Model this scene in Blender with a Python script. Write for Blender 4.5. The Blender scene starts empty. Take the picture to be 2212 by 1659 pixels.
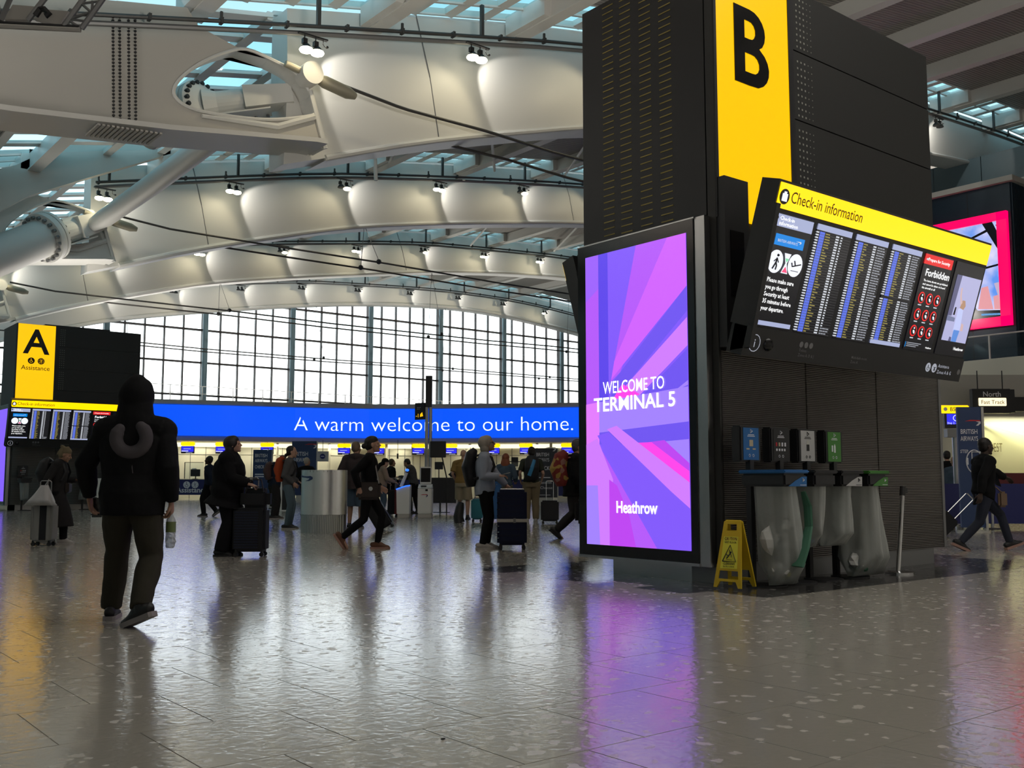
import bpy, bmesh, math, random
from mathutils import Vector, Matrix, geometry, noise
R = random.Random(7)
SC = bpy.context.scene
COL = SC.collection
# ------------------------------------------------------------------ camera
# world axes: x and y follow the hall's tile grid, z is up; the camera looks between them
F, TH, HC, YAW = 2160.0, math.atan(210.5 / 2160.0), 1.05, math.radians(38.8)
cd = bpy.data.cameras.new('camera'); cam = bpy.data.objects.new('camera', cd); COL.objects.link(cam)
cd.sensor_width = 36; cd.lens = 36 * F / 2212; cd.clip_end = 900
cam.location = (0, 0, HC); cam.rotation_euler = (math.pi / 2 + TH, 0, -YAW)
SC.camera = cam
# ------------------------------------------------------------------ world, light, exposure
w = bpy.data.worlds.new('sky'); SC.world = w; w.use_nodes = True
nt = w.node_tree; nt.nodes.clear()
def nn(t, tree=None, **k):
    n = (tree or nt).nodes.new(t)
    for a, b in k.items(): setattr(n, a, b)
    return n
wo = nn('ShaderNodeOutputWorld'); bg = nn('ShaderNodeBackground'); tc = nn('ShaderNodeTexCoord'); sx = nn('ShaderNodeSeparateXYZ'); cr = nn('ShaderNodeValToRGB')
nt.links.new(tc.outputs['Generated'], sx.inputs[0]); nt.links.new(sx.outputs['Z'], cr.inputs[0])
nt.links.new(cr.outputs[0], bg.inputs[0]); nt.links.new(bg.outputs[0], wo.inputs[0])
e = cr.color_ramp.elements
e[0].position = 0.0; e[0].color = (.9, .85, .80, 1)
e[1].position = 1.0; e[1].color = (.16, .36, .44, 1)
for p, c in ((.02, (2.6, 2.45, 2.35)), (.12, (2.6, 2.6, 2.6)), (.20, (1.6, 1.85, 2.0)), (.34, (.45, .72, .84)), (.55, (.22, .46, .54))):
    x = e.new(p); x.color = (*c, 1)
bg.inputs[1].default_value = 1.4
SC.view_settings.view_transform = 'Standard'; SC.view_settings.look = 'None'
SC.view_settings.exposure = 0.14; SC.view_settings.gamma = 1; SC.view_settings.use_curve_mapping = False
cy = SC.cycles
cy.max_bounces = 5; cy.diffuse_bounces = 3; cy.glossy_bounces = 3; cy.transmission_bounces = 3; cy.transparent_max_bounces = 10
cy.caustics_reflective = False; cy.caustics_refractive = False; cy.sample_clamp_indirect = 4.0; cy.use_denoising = True
cy.use_adaptive_sampling = True; cy.adaptive_threshold = 0.06; cy.adaptive_min_samples = 24
# ------------------------------------------------------------------ maths
CT, ST = math.cos(TH), math.sin(TH); CA, SA = math.cos(YAW), math.sin(YAW)
V = Vector
RZ = -YAW                                                                     # heading of things that face the camera squarely
def c2w(x, y, z): return V((x * CA + y * SA, -x * SA + y * CA, z))          # camera-aligned ground frame -> world
def ray(px, py):
    x = (px - 1106) / F; y = (829.5 - py) / F
    return c2w(x, CT - ST * y, ST + CT * y)
EYE = V((0, 0, HC))
def gr(px, py, z=0.0):
    d = ray(px, py); return EYE + d * ((z - HC) / d.z)
def pn(px, py, n, a=1):                                                     # point on the plane y = n (a=1) or x = n (a=0)
    d = ray(px, py); return EYE + d * (n / d[a])
def dep(px, py, D):                                                         # point at horizontal distance D in front of the camera
    d = ray(px, py); k = d.x * SA + d.y * CA; return EYE + d * (D / k)
def lerp(tab, x):
    for (a, b), (c, d) in zip(tab, tab[1:]):
        if x <= c: return b + (d - b) * (x - a) / (c - a)
    (a, b), (c, d) = tab[-2:]
    return b + (d - b) * (x - a) / (c - a)
# ------------------------------------------------------------------ materials
MATS = {}
def mat(name, col=(.5, .5, .5), rough=.5, metal=0, emit=None, es=1.0, spec=.5, alpha=1, bump=None, var=None, coat=0):
    if name in MATS: return MATS[name]
    m = bpy.data.materials.new(name); m.use_nodes = True; t = m.node_tree; b = t.nodes['Principled BSDF']
    b.inputs['Base Color'].default_value = (*col, 1); b.inputs['Roughness'].default_value = rough; b.inputs['Metallic'].default_value = metal
    b.inputs['Specular IOR Level'].default_value = spec; b.inputs['Coat Weight'].default_value = coat
    if alpha < 1: b.inputs['Alpha'].default_value = alpha
    if emit: b.inputs['Emission Color'].default_value = (*emit, 1); b.inputs['Emission Strength'].default_value = es
    if var or bump:
        tx = nn('ShaderNodeTexCoord', t); nz = nn('ShaderNodeTexNoise', t); nz.inputs['Scale'].default_value = (var or bump)[0]; nz.inputs['Detail'].default_value = 4
        t.links.new(tx.outputs['Object'], nz.inputs['Vector'])
        if var:
            mr = nn('ShaderNodeMapRange', t); mr.inputs['To Min'].default_value = 1 - var[1]; mr.inputs['To Max'].default_value = 1 + var[1]
            mx = nn('ShaderNodeVectorMath', t, operation='SCALE'); mx.inputs[0].default_value = col
            t.links.new(nz.outputs['Fac'], mr.inputs['Value']); t.links.new(mr.outputs[0], mx.inputs['Scale']); t.links.new(mx.outputs[0], b.inputs['Base Color'])
        if bump:
            bp = nn('ShaderNodeBump', t); bp.inputs['Strength'].default_value = bump[1]; bp.inputs['Distance'].default_value = bump[2]
            t.links.new(nz.outputs['Fac'], bp.inputs['Height']); t.links.new(bp.outputs[0], b.inputs['Normal'])
    MATS[name] = m; return m
def wavemat(name, col, axis, scale, depth, rough=.5, metal=0, dark=.5, coord='Object'):   # fine corrugation; shade of the grooves painted into the colour
    m = mat(name, col, rough, metal); t = m.node_tree; b = t.nodes['Principled BSDF']
    tx = nn('ShaderNodeTexCoord', t); wv = nn('ShaderNodeTexWave', t, wave_type='BANDS', bands_direction=axis)
    wv.inputs['Scale'].default_value = scale; t.links.new(tx.outputs[coord], wv.inputs['Vector'])
    bp = nn('ShaderNodeBump', t); bp.inputs['Strength'].default_value = .8; bp.inputs['Distance'].default_value = depth
    t.links.new(wv.outputs['Fac'], bp.inputs['Height']); t.links.new(bp.outputs[0], b.inputs['Normal'])
    mr = nn('ShaderNodeMapRange', t); mr.inputs['To Min'].default_value = dark; mr.inputs['To Max'].default_value = 1.1
    mx = nn('ShaderNodeVectorMath', t, operation='SCALE'); mx.inputs[0].default_value = col
    t.links.new(wv.outputs['Fac'], mr.inputs['Value']); t.links.new(mr.outputs[0], mx.inputs['Scale']); t.links.new(mx.outputs[0], b.inputs['Base Color'])
    return m
def glassmat(name, tint, refl=.08, rough=.02):                              # thin pane: mostly see-through with a mirror share
    m = bpy.data.materials.new(name); m.use_nodes = True; t = m.node_tree; t.nodes.clear()
    o = nn('ShaderNodeOutputMaterial', t); mx = nn('ShaderNodeMixShader', t); a = nn('ShaderNodeBsdfTransparent', t); g = nn('ShaderNodeBsdfGlossy', t)
    a.inputs[0].default_value = (*tint, 1); g.inputs['Roughness'].default_value = rough; mx.inputs[0].default_value = refl
    t.links.new(a.outputs[0], mx.inputs[1]); t.links.new(g.outputs[0], mx.inputs[2]); t.links.new(mx.outputs[0], o.inputs[0])
    MATS[name] = m; return m
def emat(name, col, s=1.0): return mat(name, (0, 0, 0), .25, 0, col, s)
M = MATS
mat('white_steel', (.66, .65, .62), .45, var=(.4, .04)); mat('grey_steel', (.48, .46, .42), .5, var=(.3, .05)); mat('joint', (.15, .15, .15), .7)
mat('dark_metal', (.03, .03, .032), .4, .3); mat('mid_metal', (.22, .22, .22), .45, .5); mat('pipe', (.07, .07, .068), .45, .3); mat('cable', (.06, .055, .05), .5, .4)
mat('brass', (.36, .33, .25), .5, .3); mat('steel', (.42, .42, .42), .28, 1.0, var=(3, .1)); mat('black_gloss', (.006, .006, .007), .12)
mat('black', (.012, .012, .013), .45); mat('charcoal', (.035, .034, .032), .5, .2); mat('column', (.20, .30, .35), .4, .2)
mat('mullion', (.045, .035, .035), .5); mat('wall_grey', (.5, .49, .45), .6); mat('wall_cream', (.60, .59, .50), .6); mat('white', (.75, .75, .73), .45)
mat('navy', (.015, .02, .13), .5); mat('steel_blue', (.012, .03, .05), .35, .2)
emat('yellow_light', (1.0, .52, .0), 1.05); emat('yellow_sign', (1.0, .60, .0), 1.35); emat('lamp', (1.0, .9, .62), 14); emat('blue_sign', (.0, .085, .95), 1.0)
emat('sign_white', (.85, .97, 1.0), 1.15); emat('cove', (1.0, .93, .62), 1.3); emat('screen_blue', (.03, .03, .9), .9); emat('screen_black', (.003, .003, .005), 1)
emat('screen_white', (.85, .88, 1.0), 1.0); emat('screen_grey', (.36, .40, .60), 1); emat('board_blue', (.10, .16, .72), 1); emat('board_white', (.75, .78, .85), .8)
emat('board_amber', (.60, .50, .14), .55); emat('pink', (1.0, .0, .10), 1.2); emat('screen_red', (.75, .02, .02), 1); emat('screen_cyan', (.0, .22, .70), 1)
glassmat('glass', (.93, .96, .96), .05); glassmat('roof_glass', (.72, .95, 1.0), .05)
# floor: terrazzo slabs with flecks
def floormat(name, base, fleck, amt):
    m = mat(name, base, .2); t = m.node_tree; b = t.nodes['Principled BSDF']
    g = nn('ShaderNodeNewGeometry', t); mp = nn('ShaderNodeMapping', t); mp.inputs['Rotation'].default_value = (0, 0, YAW); mp.inputs['Scale'].default_value = (1, 1, 1)
    t.links.new(g.outputs['Position'], mp.inputs[0])
    dn = nn('ShaderNodeTexNoise', t); dn.inputs['Scale'].default_value = 11; dn.inputs['Detail'].default_value = 3; t.links.new(mp.outputs[0], dn.inputs['Vector'])
    da = nn('ShaderNodeVectorMath', t, operation='MULTIPLY_ADD'); da.inputs[1].default_value = (.11, .11, 0); t.links.new(dn.outputs['Color'], da.inputs[0]); t.links.new(mp.outputs[0], da.inputs[2])
    vo = nn('ShaderNodeTexVoronoi', t); vo.inputs['Scale'].default_value = 13; t.links.new(da.outputs[0], vo.inputs['Vector'])
    nz = nn('ShaderNodeTexNoise', t); nz.inputs['Scale'].default_value = 9; nz.inputs['Detail'].default_value = 5; t.links.new(mp.outputs[0], nz.inputs['Vector'])
    lt = nn('ShaderNodeValToRGB', t); lt.color_ramp.elements[0].position = .30; lt.color_ramp.elements[0].color = (1, 1, 1, 1); lt.color_ramp.elements[1].position = .36; lt.color_ramp.elements[1].color = (0, 0, 0, 1)
    t.links.new(vo.outputs['Distance'], lt.inputs[0])
    sep = nn('ShaderNodeSeparateColor', t); t.links.new(vo.outputs['Color'], sep.inputs[0])
    th = nn('ShaderNodeMath', t, operation='GREATER_THAN'); th.inputs[1].default_value = 1 - amt; t.links.new(sep.outputs[0], th.inputs[0])
    ml = nn('ShaderNodeMath', t, operation='MULTIPLY'); t.links.new(th.outputs[0], ml.inputs[0]); t.links.new(lt.outputs[0], ml.inputs[1])
    mx = nn('ShaderNodeMix', t, data_type='RGBA'); t.links.new(ml.outputs[0], mx.inputs[0]); mx.inputs[6].default_value = (*base, 1); mx.inputs[7].default_value = (*fleck, 1)
    t.links.new(mx.outputs[2], b.inputs['Base Color'])
    mr = nn('ShaderNodeMapRange', t); mr.inputs['To Min'].default_value = .11; mr.inputs['To Max'].default_value = .19
    t.links.new(nz.outputs['Fac'], mr.inputs['Value']); ra = nn('ShaderNodeMath', t, operation='MULTIPLY_ADD'); ra.inputs[1].default_value = .16; t.links.new(ml.outputs[0], ra.inputs[0]); t.links.new(mr.outputs[0], ra.inputs[2]); t.links.new(ra.outputs[0], b.inputs['Roughness'])
    bp = nn('ShaderNodeBump', t); bp.inputs['Strength'].default_value = .35; bp.inputs['Distance'].default_value = .0028
    v2 = nn('ShaderNodeTexVoronoi', t, feature='SMOOTH_F1'); v2.inputs['Scale'].default_value = 30; t.links.new(da.outputs[0], v2.inputs['Vector'])
    t.links.new(v2.outputs['Distance'], bp.inputs['Height']); t.links.new(bp.outputs[0], b.inputs['Normal'])
    b.inputs['Specular IOR Level'].default_value = 1.0
    return m
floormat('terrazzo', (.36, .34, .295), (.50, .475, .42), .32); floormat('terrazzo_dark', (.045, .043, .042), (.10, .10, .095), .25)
# ------------------------------------------------------------------ mesh builder
class MB:
    def __init__(s): s.v = []; s.f = []; s.m = []; s.mats = []; s.M = Matrix()
    def mi(s, m):
        m = M[m] if isinstance(m, str) else m
        if m not in s.mats: s.mats.append(m)
        return s.mats.index(m)
    def add(s, vs, fs, m):
        o = len(s.v); k = s.mi(m)
        s.v += [s.M @ V(p) for p in vs]; s.f += [[o + i for i in f] for f in fs]; s.m += [k] * len(fs); return s
    def box(s, x0, x1, y0, y1, z0, z1, m='white_steel', T=None):
        vs = [V((x, y, z)) for z in (z0, z1) for y in (y0, y1) for x in (x0, x1)]
        if T: vs = [T @ p for p in vs]
        return s.add(vs, [(0, 2, 3, 1), (4, 5, 7, 6), (0, 1, 5, 4), (2, 6, 7, 3), (0, 4, 6, 2), (1, 3, 7, 5)], m)
    def bbox(s, x0, x1, y0, y1, z0, z1, m, b=.01, T=None):                   # box with chamfered edges
        bm = bmesh.new(); bmesh.ops.create_cube(bm, size=1)
        for q in bm.verts: q.co = V(((x0 + x1) / 2 + q.co.x * (x1 - x0), (y0 + y1) / 2 + q.co.y * (y1 - y0), (z0 + z1) / 2 + q.co.z * (z1 - z0)))
        bmesh.ops.bevel(bm, geom=bm.edges[:], offset=b, segments=2, affect='EDGES')
        return s.bm(bm, m, T)
    def bm(s, bm, m, T=None):
        bm.verts.index_update(); vs = [T @ q.co if T else q.co.copy() for q in bm.verts]; fs = [[q.index for q in f.verts] for f in bm.faces]; bm.free()
        return s.add(vs, fs, m)
    def rod(s, p, q, r=.02, m='dark_metal', n=8, r2=None): return s.tube([p, q], [r, r if r2 is None else r2], m, n)
    def tube(s, pts, rad, m='dark_metal', n=8, caps=True, flat=None, up=None):
        pts = [V(p) for p in pts]; L = len(pts)
        rad = [rad] * L if isinstance(rad, (int, float)) else rad
        vs = []; ref = None
        for i, p in enumerate(pts):
            d = (pts[min(i + 1, L - 1)] - pts[max(i - 1, 0)])
            if d.length < 1e-9: d = V((0, 0, 1))
            d.normalize()
            if ref is None:
                ref = V(up) if up else (V((0, 0, 1)) if abs(d.z) < .9 else V((1, 0, 0)))
            a = d.cross(ref)
            if a.length < 1e-4: a = d.cross(V((1, 0, 0)))
            a.normalize(); b = a.cross(d).normalized(); ref = b
            ra, rb = rad[i] if isinstance(rad[i], tuple) else (rad[i], rad[i])
            for k in range(n):
                t = 2 * math.pi * k / n; vs.append(p + a * (ra * math.cos(t)) + b * (rb * math.sin(t)))
        fs = [(i * n + k, i * n + (k + 1) % n, (i + 1) * n + (k + 1) % n, (i + 1) * n + k) for i in range(L - 1) for k in range(n)]
        if caps: fs += [tuple(range(n - 1, -1, -1)), tuple((L - 1) * n + k for k in range(n))]
        return s.add(vs, fs, m)
    def lathe(s, prof, m, c=(0, 0, 0), n=20, T=None, sx=1, sy=1):            # prof: (r, z) from bottom to top
        vs = [V((c[0] + sx * r * math.cos(2 * math.pi * k / n), c[1] + sy * r * math.sin(2 * math.pi * k / n), c[2] + z)) for r, z in prof for k in range(n)]
        if T: vs = [T @ p for p in vs]
        L = len(prof)
        fs = [(i * n + k, i * n + (k + 1) % n, (i + 1) * n + (k + 1) % n, (i + 1) * n + k) for i in range(L - 1) for k in range(n)]
        fs += [tuple(range(n - 1, -1, -1)), tuple((L - 1) * n + k for k in range(n))]
        return s.add(vs, fs, m)
    def ball(s, c, r, m, n=10, k=7, T=None):
        rr = r if isinstance(r, tuple) else (r, r, r)
        vs = []; fs = []
        for i in range(k + 1):
            a = math.pi * i / k
            for j in range(n):
                b = 2 * math.pi * j / n; vs.append(V((c[0] + rr[0] * math.sin(a) * math.cos(b), c[1] + rr[1] * math.sin(a) * math.sin(b), c[2] + rr[2] * math.cos(a))))
        if T: vs = [T @ p for p in vs]
        for i in range(k):
            for j in range(n): fs.append((i * n + j, (i + 1) * n + j, (i + 1) * n + (j + 1) % n, i * n + (j + 1) % n))
        return s.add(vs, fs, m)
    def poly(s, outer, holes, w0, w1, fn, m, mside=None):                    # flat polygon in (a, b), thickness from w0 to w1; fn(a, b, w) -> point
        loops = [outer] + list(holes)
        tris = geometry.tessellate_polygon([[V((a, b, 0)) for a, b in l] for l in loops])
        flat = [p for l in loops for p in l]; n = len(flat)
        s.add([fn(a, b, w) for w in (w0, w1) for a, b in flat], [tuple(t) for t in tris] + [tuple(i + n for i in reversed(t)) for t in tris], m)
        o = 0
        for l in loops:
            k = len(l); s.add([fn(a, b, w) for w in (w0, w1) for a, b in l], [(i, (i + 1) % k, k + (i + 1) % k, k + i) for i in range(k)], mside or m)
        return s
    def quad(s, a, b, c, d, m): return s.add([a, b, c, d], [(0, 1, 2, 3)], m)
    def text(s, txt, size, T, m, align='CENTER', bold=0, ex=.002, sx=1.0, fit=None):    # letters on the local xz plane, facing -y
        cu = bpy.data.curves.new('t', 'FONT'); cu.body = txt; cu.size = size; cu.align_x = align; cu.offset = bold * size; cu.extrude = 0; cu.resolution_u = 3 if size > .1 else 1
        ob = bpy.data.objects.new('t', cu); me = bpy.data.meshes.new_from_object(ob)
        if fit:
            q_ = [q.co.x for q in me.vertices]; sx = fit / (max(q_) - min(q_))
        vs = [T @ V((q.co.x * sx, 0, q.co.y)) for q in me.vertices]
        s.add(vs, [tuple(p.vertices) for p in me.polygons], m)
        bpy.data.objects.remove(ob); bpy.data.curves.remove(cu); bpy.data.meshes.remove(me); return s
    def build(s, name, parent=None, smooth=False, kind=None, bevel=0, loc=None):
        me = bpy.data.meshes.new(name)
        me.from_pydata(s.v, [], s.f); 
        for x in s.mats: me.materials.append(x)
        me.polygons.foreach_set('material_index', s.m)
        if smooth:
            me.polygons.foreach_set('use_smooth', [True] * len(me.polygons))
            if smooth != 'all': me.set_sharp_from_angle(angle=math.radians(40))
        me.update(); o = bpy.data.objects.new(name, me); COL.objects.link(o)
        if parent: o.parent = parent
        if not kind and name in ('print', 'caption', 'coloured_bar', 'round_icon', 'pictogram', 'picture_shapes', 'label_print', 'symbols', 'strip_print', 'rib', 'clip', 'sign_face', 'cladding_rib', 'cladding_joint', 'panel_joint', 'bolt_row', 'splice_rib', 'lettering'): kind = 'stuff'
        if kind: o['kind'] = kind
        if loc: o.location = loc
        if bevel:
            bv = o.modifiers.new('bevel', 'BEVEL'); bv.width = bevel; bv.segments = 2; bv.limit_method = 'ANGLE'
        return o
def thing(name, label, cat, loc=(0, 0, 0), rz=0.0, group=None):
    o = bpy.data.objects.new(name, None); COL.objects.link(o); o.location = loc; o.rotation_euler = (0, 0, rz); o.empty_display_size = .1
    return tag(o, label, cat, group)
def tag(o, label, cat, group=None):
    o['label'] = label; o['category'] = cat
    if group: o['group'] = group
    return o
def struct(name, loc=(0, 0, 0), label=None):
    o = bpy.data.objects.new(name, None); COL.objects.link(o); o.location = loc; o['kind'] = 'structure'
    if label: o['label'] = label
    return o
def inst(src, parent, loc=(0, 0, 0), rz=None, name=None, mw=None):            # linked copy of a part
    o = src.copy(); COL.objects.link(o); o.parent = parent
    if mw is not None: o.matrix_local = mw
    else:
        o.location = loc
        if rz is not None: o.rotation_euler = (0, 0, rz)
    return o
def dup(src, loc, rz, label=None, group=None, scale=None):
    r = src.copy(); COL.objects.link(r); r.location = loc; r.rotation_euler = (0, 0, rz)
    if scale: r.scale = scale
    if label: r['label'] = label
    if group: r['group'] = group
    for ch in list(src.children):
        c = ch.copy(); COL.objects.link(c); c.parent = r
        for g in list(ch.children):
            d = g.copy(); COL.objects.link(d); d.parent = c
    return r
def yz(x, y, z, ang=0.0, tilt=0.0):                                          # frame: local x along heading ang, local z up, -y towards the viewer, leaned by tilt
    return Matrix.Translation((x, y, z)) @ Matrix.Rotation(ang, 4, 'Z') @ Matrix.Rotation(tilt, 4, 'X')
def spot(name, loc, target, power, angle, col=(1, .9, .7), blend=.3, parent=None, size=.08):
    l = bpy.data.lights.new(name, 'SPOT'); l.energy = power; l.spot_size = math.radians(angle); l.spot_blend = blend; l.color = col; l.shadow_soft_size = size
    o = bpy.data.objects.new(name, l); COL.objects.link(o); o.location = loc
    o.rotation_euler = (V(target) - V(loc)).to_track_quat('-Z', 'Y').to_euler()
    if parent: o.parent = parent
    return o
def area(name, loc, target, sx_, sy_, power, col=(1, 1, 1), spread=180):
    l = bpy.data.lights.new(name, 'AREA'); l.shape = 'RECTANGLE'; l.size = sx_; l.size_y = sy_; l.energy = power; l.color = col; l.spread = math.radians(spread)
    o = bpy.data.objects.new(name, l); COL.objects.link(o); o.location = loc
    o.rotation_euler = (V(target) - V(loc)).to_track_quat('-Z', 'Y').to_euler(); return o
area('floor_fill', (4, 1.5, 12.0), (4, 1.5, 0), 16, 9, 560, (1, .97, .90))  # unseen overhead lights added to brighten the foreground floor
area('floor_fill', (12, -3, 13.0), (12, -3, 0), 12, 10, 450, (1, .97, .92))
# ================================================================== THE SETTING
# floor: slabs .64 x .69 in half bond; the nearest 300 are parts, the rest one piece of stuff
floor = struct('floor')
MB().box(-45, 110, -6, 100, -.30, -.004, 'joint').build('screed', floor)
TX, TY = .64, .69
def tilemesh(m, nm):
    b = MB(); h = .0015
    x, y = TX / 2 - .0016, TY / 2 - .0016
    b.add([(-x, -y, -.004), (x, -y, -.004), (x, y, -.004), (-x, y, -.004), (-x + h, -y + h, 0), (x - h, -y + h, 0), (x - h, y - h, 0), (-x + h, y - h, 0)],
          [(4, 5, 6, 7), (0, 1, 5, 4), (1, 2, 6, 5), (2, 3, 7, 6), (3, 0, 4, 7)], m)
    return b.build(nm, floor)
tl, td = tilemesh('terrazzo', 'floor_tile'), tilemesh('terrazzo_dark', 'floor_tile')
# the dark surround of the big sign block
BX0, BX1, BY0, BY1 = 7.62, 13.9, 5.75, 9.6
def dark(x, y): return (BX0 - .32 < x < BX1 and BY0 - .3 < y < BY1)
near = []
for j in range(-6, 75):
    yc = 4.35 + (j + .5) * TY; off = (j % 2) * TX / 2
    for i in range(-70, 130):
        xc = 4.37 + (i + .5) * TX + off
        Y = xc * SA + yc * CA; X = xc * CA - yc * SA
        if Y < 2.6 or Y > 48 or abs(X) > Y * .55 + 1.0: continue
        near.append((Y, xc, yc))
near.sort()
rest = MB(); k = 0; used = {0: 0, 1: 0}
for Y, xc, yc in near:
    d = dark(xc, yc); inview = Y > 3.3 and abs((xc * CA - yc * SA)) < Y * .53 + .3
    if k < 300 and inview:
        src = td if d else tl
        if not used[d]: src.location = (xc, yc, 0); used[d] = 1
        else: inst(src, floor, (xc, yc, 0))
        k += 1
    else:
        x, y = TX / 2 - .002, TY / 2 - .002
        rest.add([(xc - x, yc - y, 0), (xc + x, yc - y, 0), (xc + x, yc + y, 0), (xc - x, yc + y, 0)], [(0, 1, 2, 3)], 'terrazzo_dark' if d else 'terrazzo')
rest.build('floor_slabs', floor, kind='stuff')
far = MB()                                                                   # beyond 48 m and outside the frame: one plain sheet
far.quad((-45, -6, -.003), (110, -6, -.003), (110, 100, -.003), (-45, 100, -.003), 'terrazzo'); far.build('floor_far', floor)
# ---- arch profile shared by every roof beam (x along the beam, z height)
ZL = [(12, 9.6), (16, 11.05), (20, 12.25), (23, 13.1), (27.5, 14.05), (34, 15.2), (41, 16.3), (47.5, 17.05), (54, 17.5), (60, 17.5), (66, 17.1), (73, 16.35), (82, 15.0), (100, 11)]
ZT = [(-10, 6.9), (4, 11.0), (8.7, 12.2), (12, 13.0), (17.5, 14.3), (21.5, 15.2), (26, 16.0), (31.6, 16.9), (38.7, 17.9), (43, 18.25), (48, 18.6), (53, 18.85), (60, 18.9), (66, 18.6), (73, 17.9), (82, 16.6), (100, 12.6)]
BN = [24.0, 41.6, 59.2, 76.8]
def smooth_tab(t):
    out = []
    for i in range(len(t) - 1):
        p0 = t[max(i - 1, 0)]; p1 = t[i]; p2 = t[i + 1]; p3 = t[min(i + 2, len(t) - 1)]
        m1 = (p2[1] - p0[1]) / (p2[0] - p0[0]); m2 = (p3[1] - p1[1]) / (p3[0] - p1[0]); h = p2[0] - p1[0]
        for q in range(4):
            s = q / 4; s2 = s * s; s3 = s2 * s
            out.append((p1[0] + h * s, (2 * s3 - 3 * s2 + 1) * p1[1] + (s3 - 2 * s2 + s) * h * m1 + (-2 * s3 + 3 * s2) * p2[1] + (s3 - s2) * h * m2))
    return out + [t[-1]]
ZL, ZT = smooth_tab(ZL), smooth_tab(ZT)
zl = lambda s: lerp(ZL, s)
zt = lambda s: lerp(ZT, s)
SOF = 1.0
wavemat('soffit', (.34, .315, .29), 'Y', 2.2, .03, .5, .1, .55)
def sz(px, py, n=24.0):
    p = pn(px, py, n); return (p.x, p.z)
# outline of the abutment web around the node, from the first beam
WEB = [sz(*q) for q in [(-700, 160), (0, 264), (330, 300), (640, 324), (672, 338), (654, 262), (640, 215), (612, 168), (488, 124), (405, 80), (380, 40), (150, 20), (-700, -40)]]
HOLE = [sz(*q) for q in [(505, 128), (465, 134), (425, 149), (388, 171), (360, 196), (350, 217), (356, 233), (375, 248), (410, 260), (465, 269), (520, 275), (570, 276), (620, 271), (652, 263), (647, 240), (638, 216), (610, 178), (560, 150)]]
def catmull(P, k=3):
    o = []; n = len(P)
    for i in range(n):
        a, b, c, d = [V(P[(i + j - 1) % n]) for j in range(4)]
        for q in range(k): t = q / k; o.append(tuple(.5 * ((2 * b) + (c - a) * t + (2 * a - 5 * b + 4 * c - d) * t * t + (3 * b - a - 3 * c + d) * t ** 3)))
    return o
HOLE0 = HOLE; HOLE = catmull(HOLE)
beams = []
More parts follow.
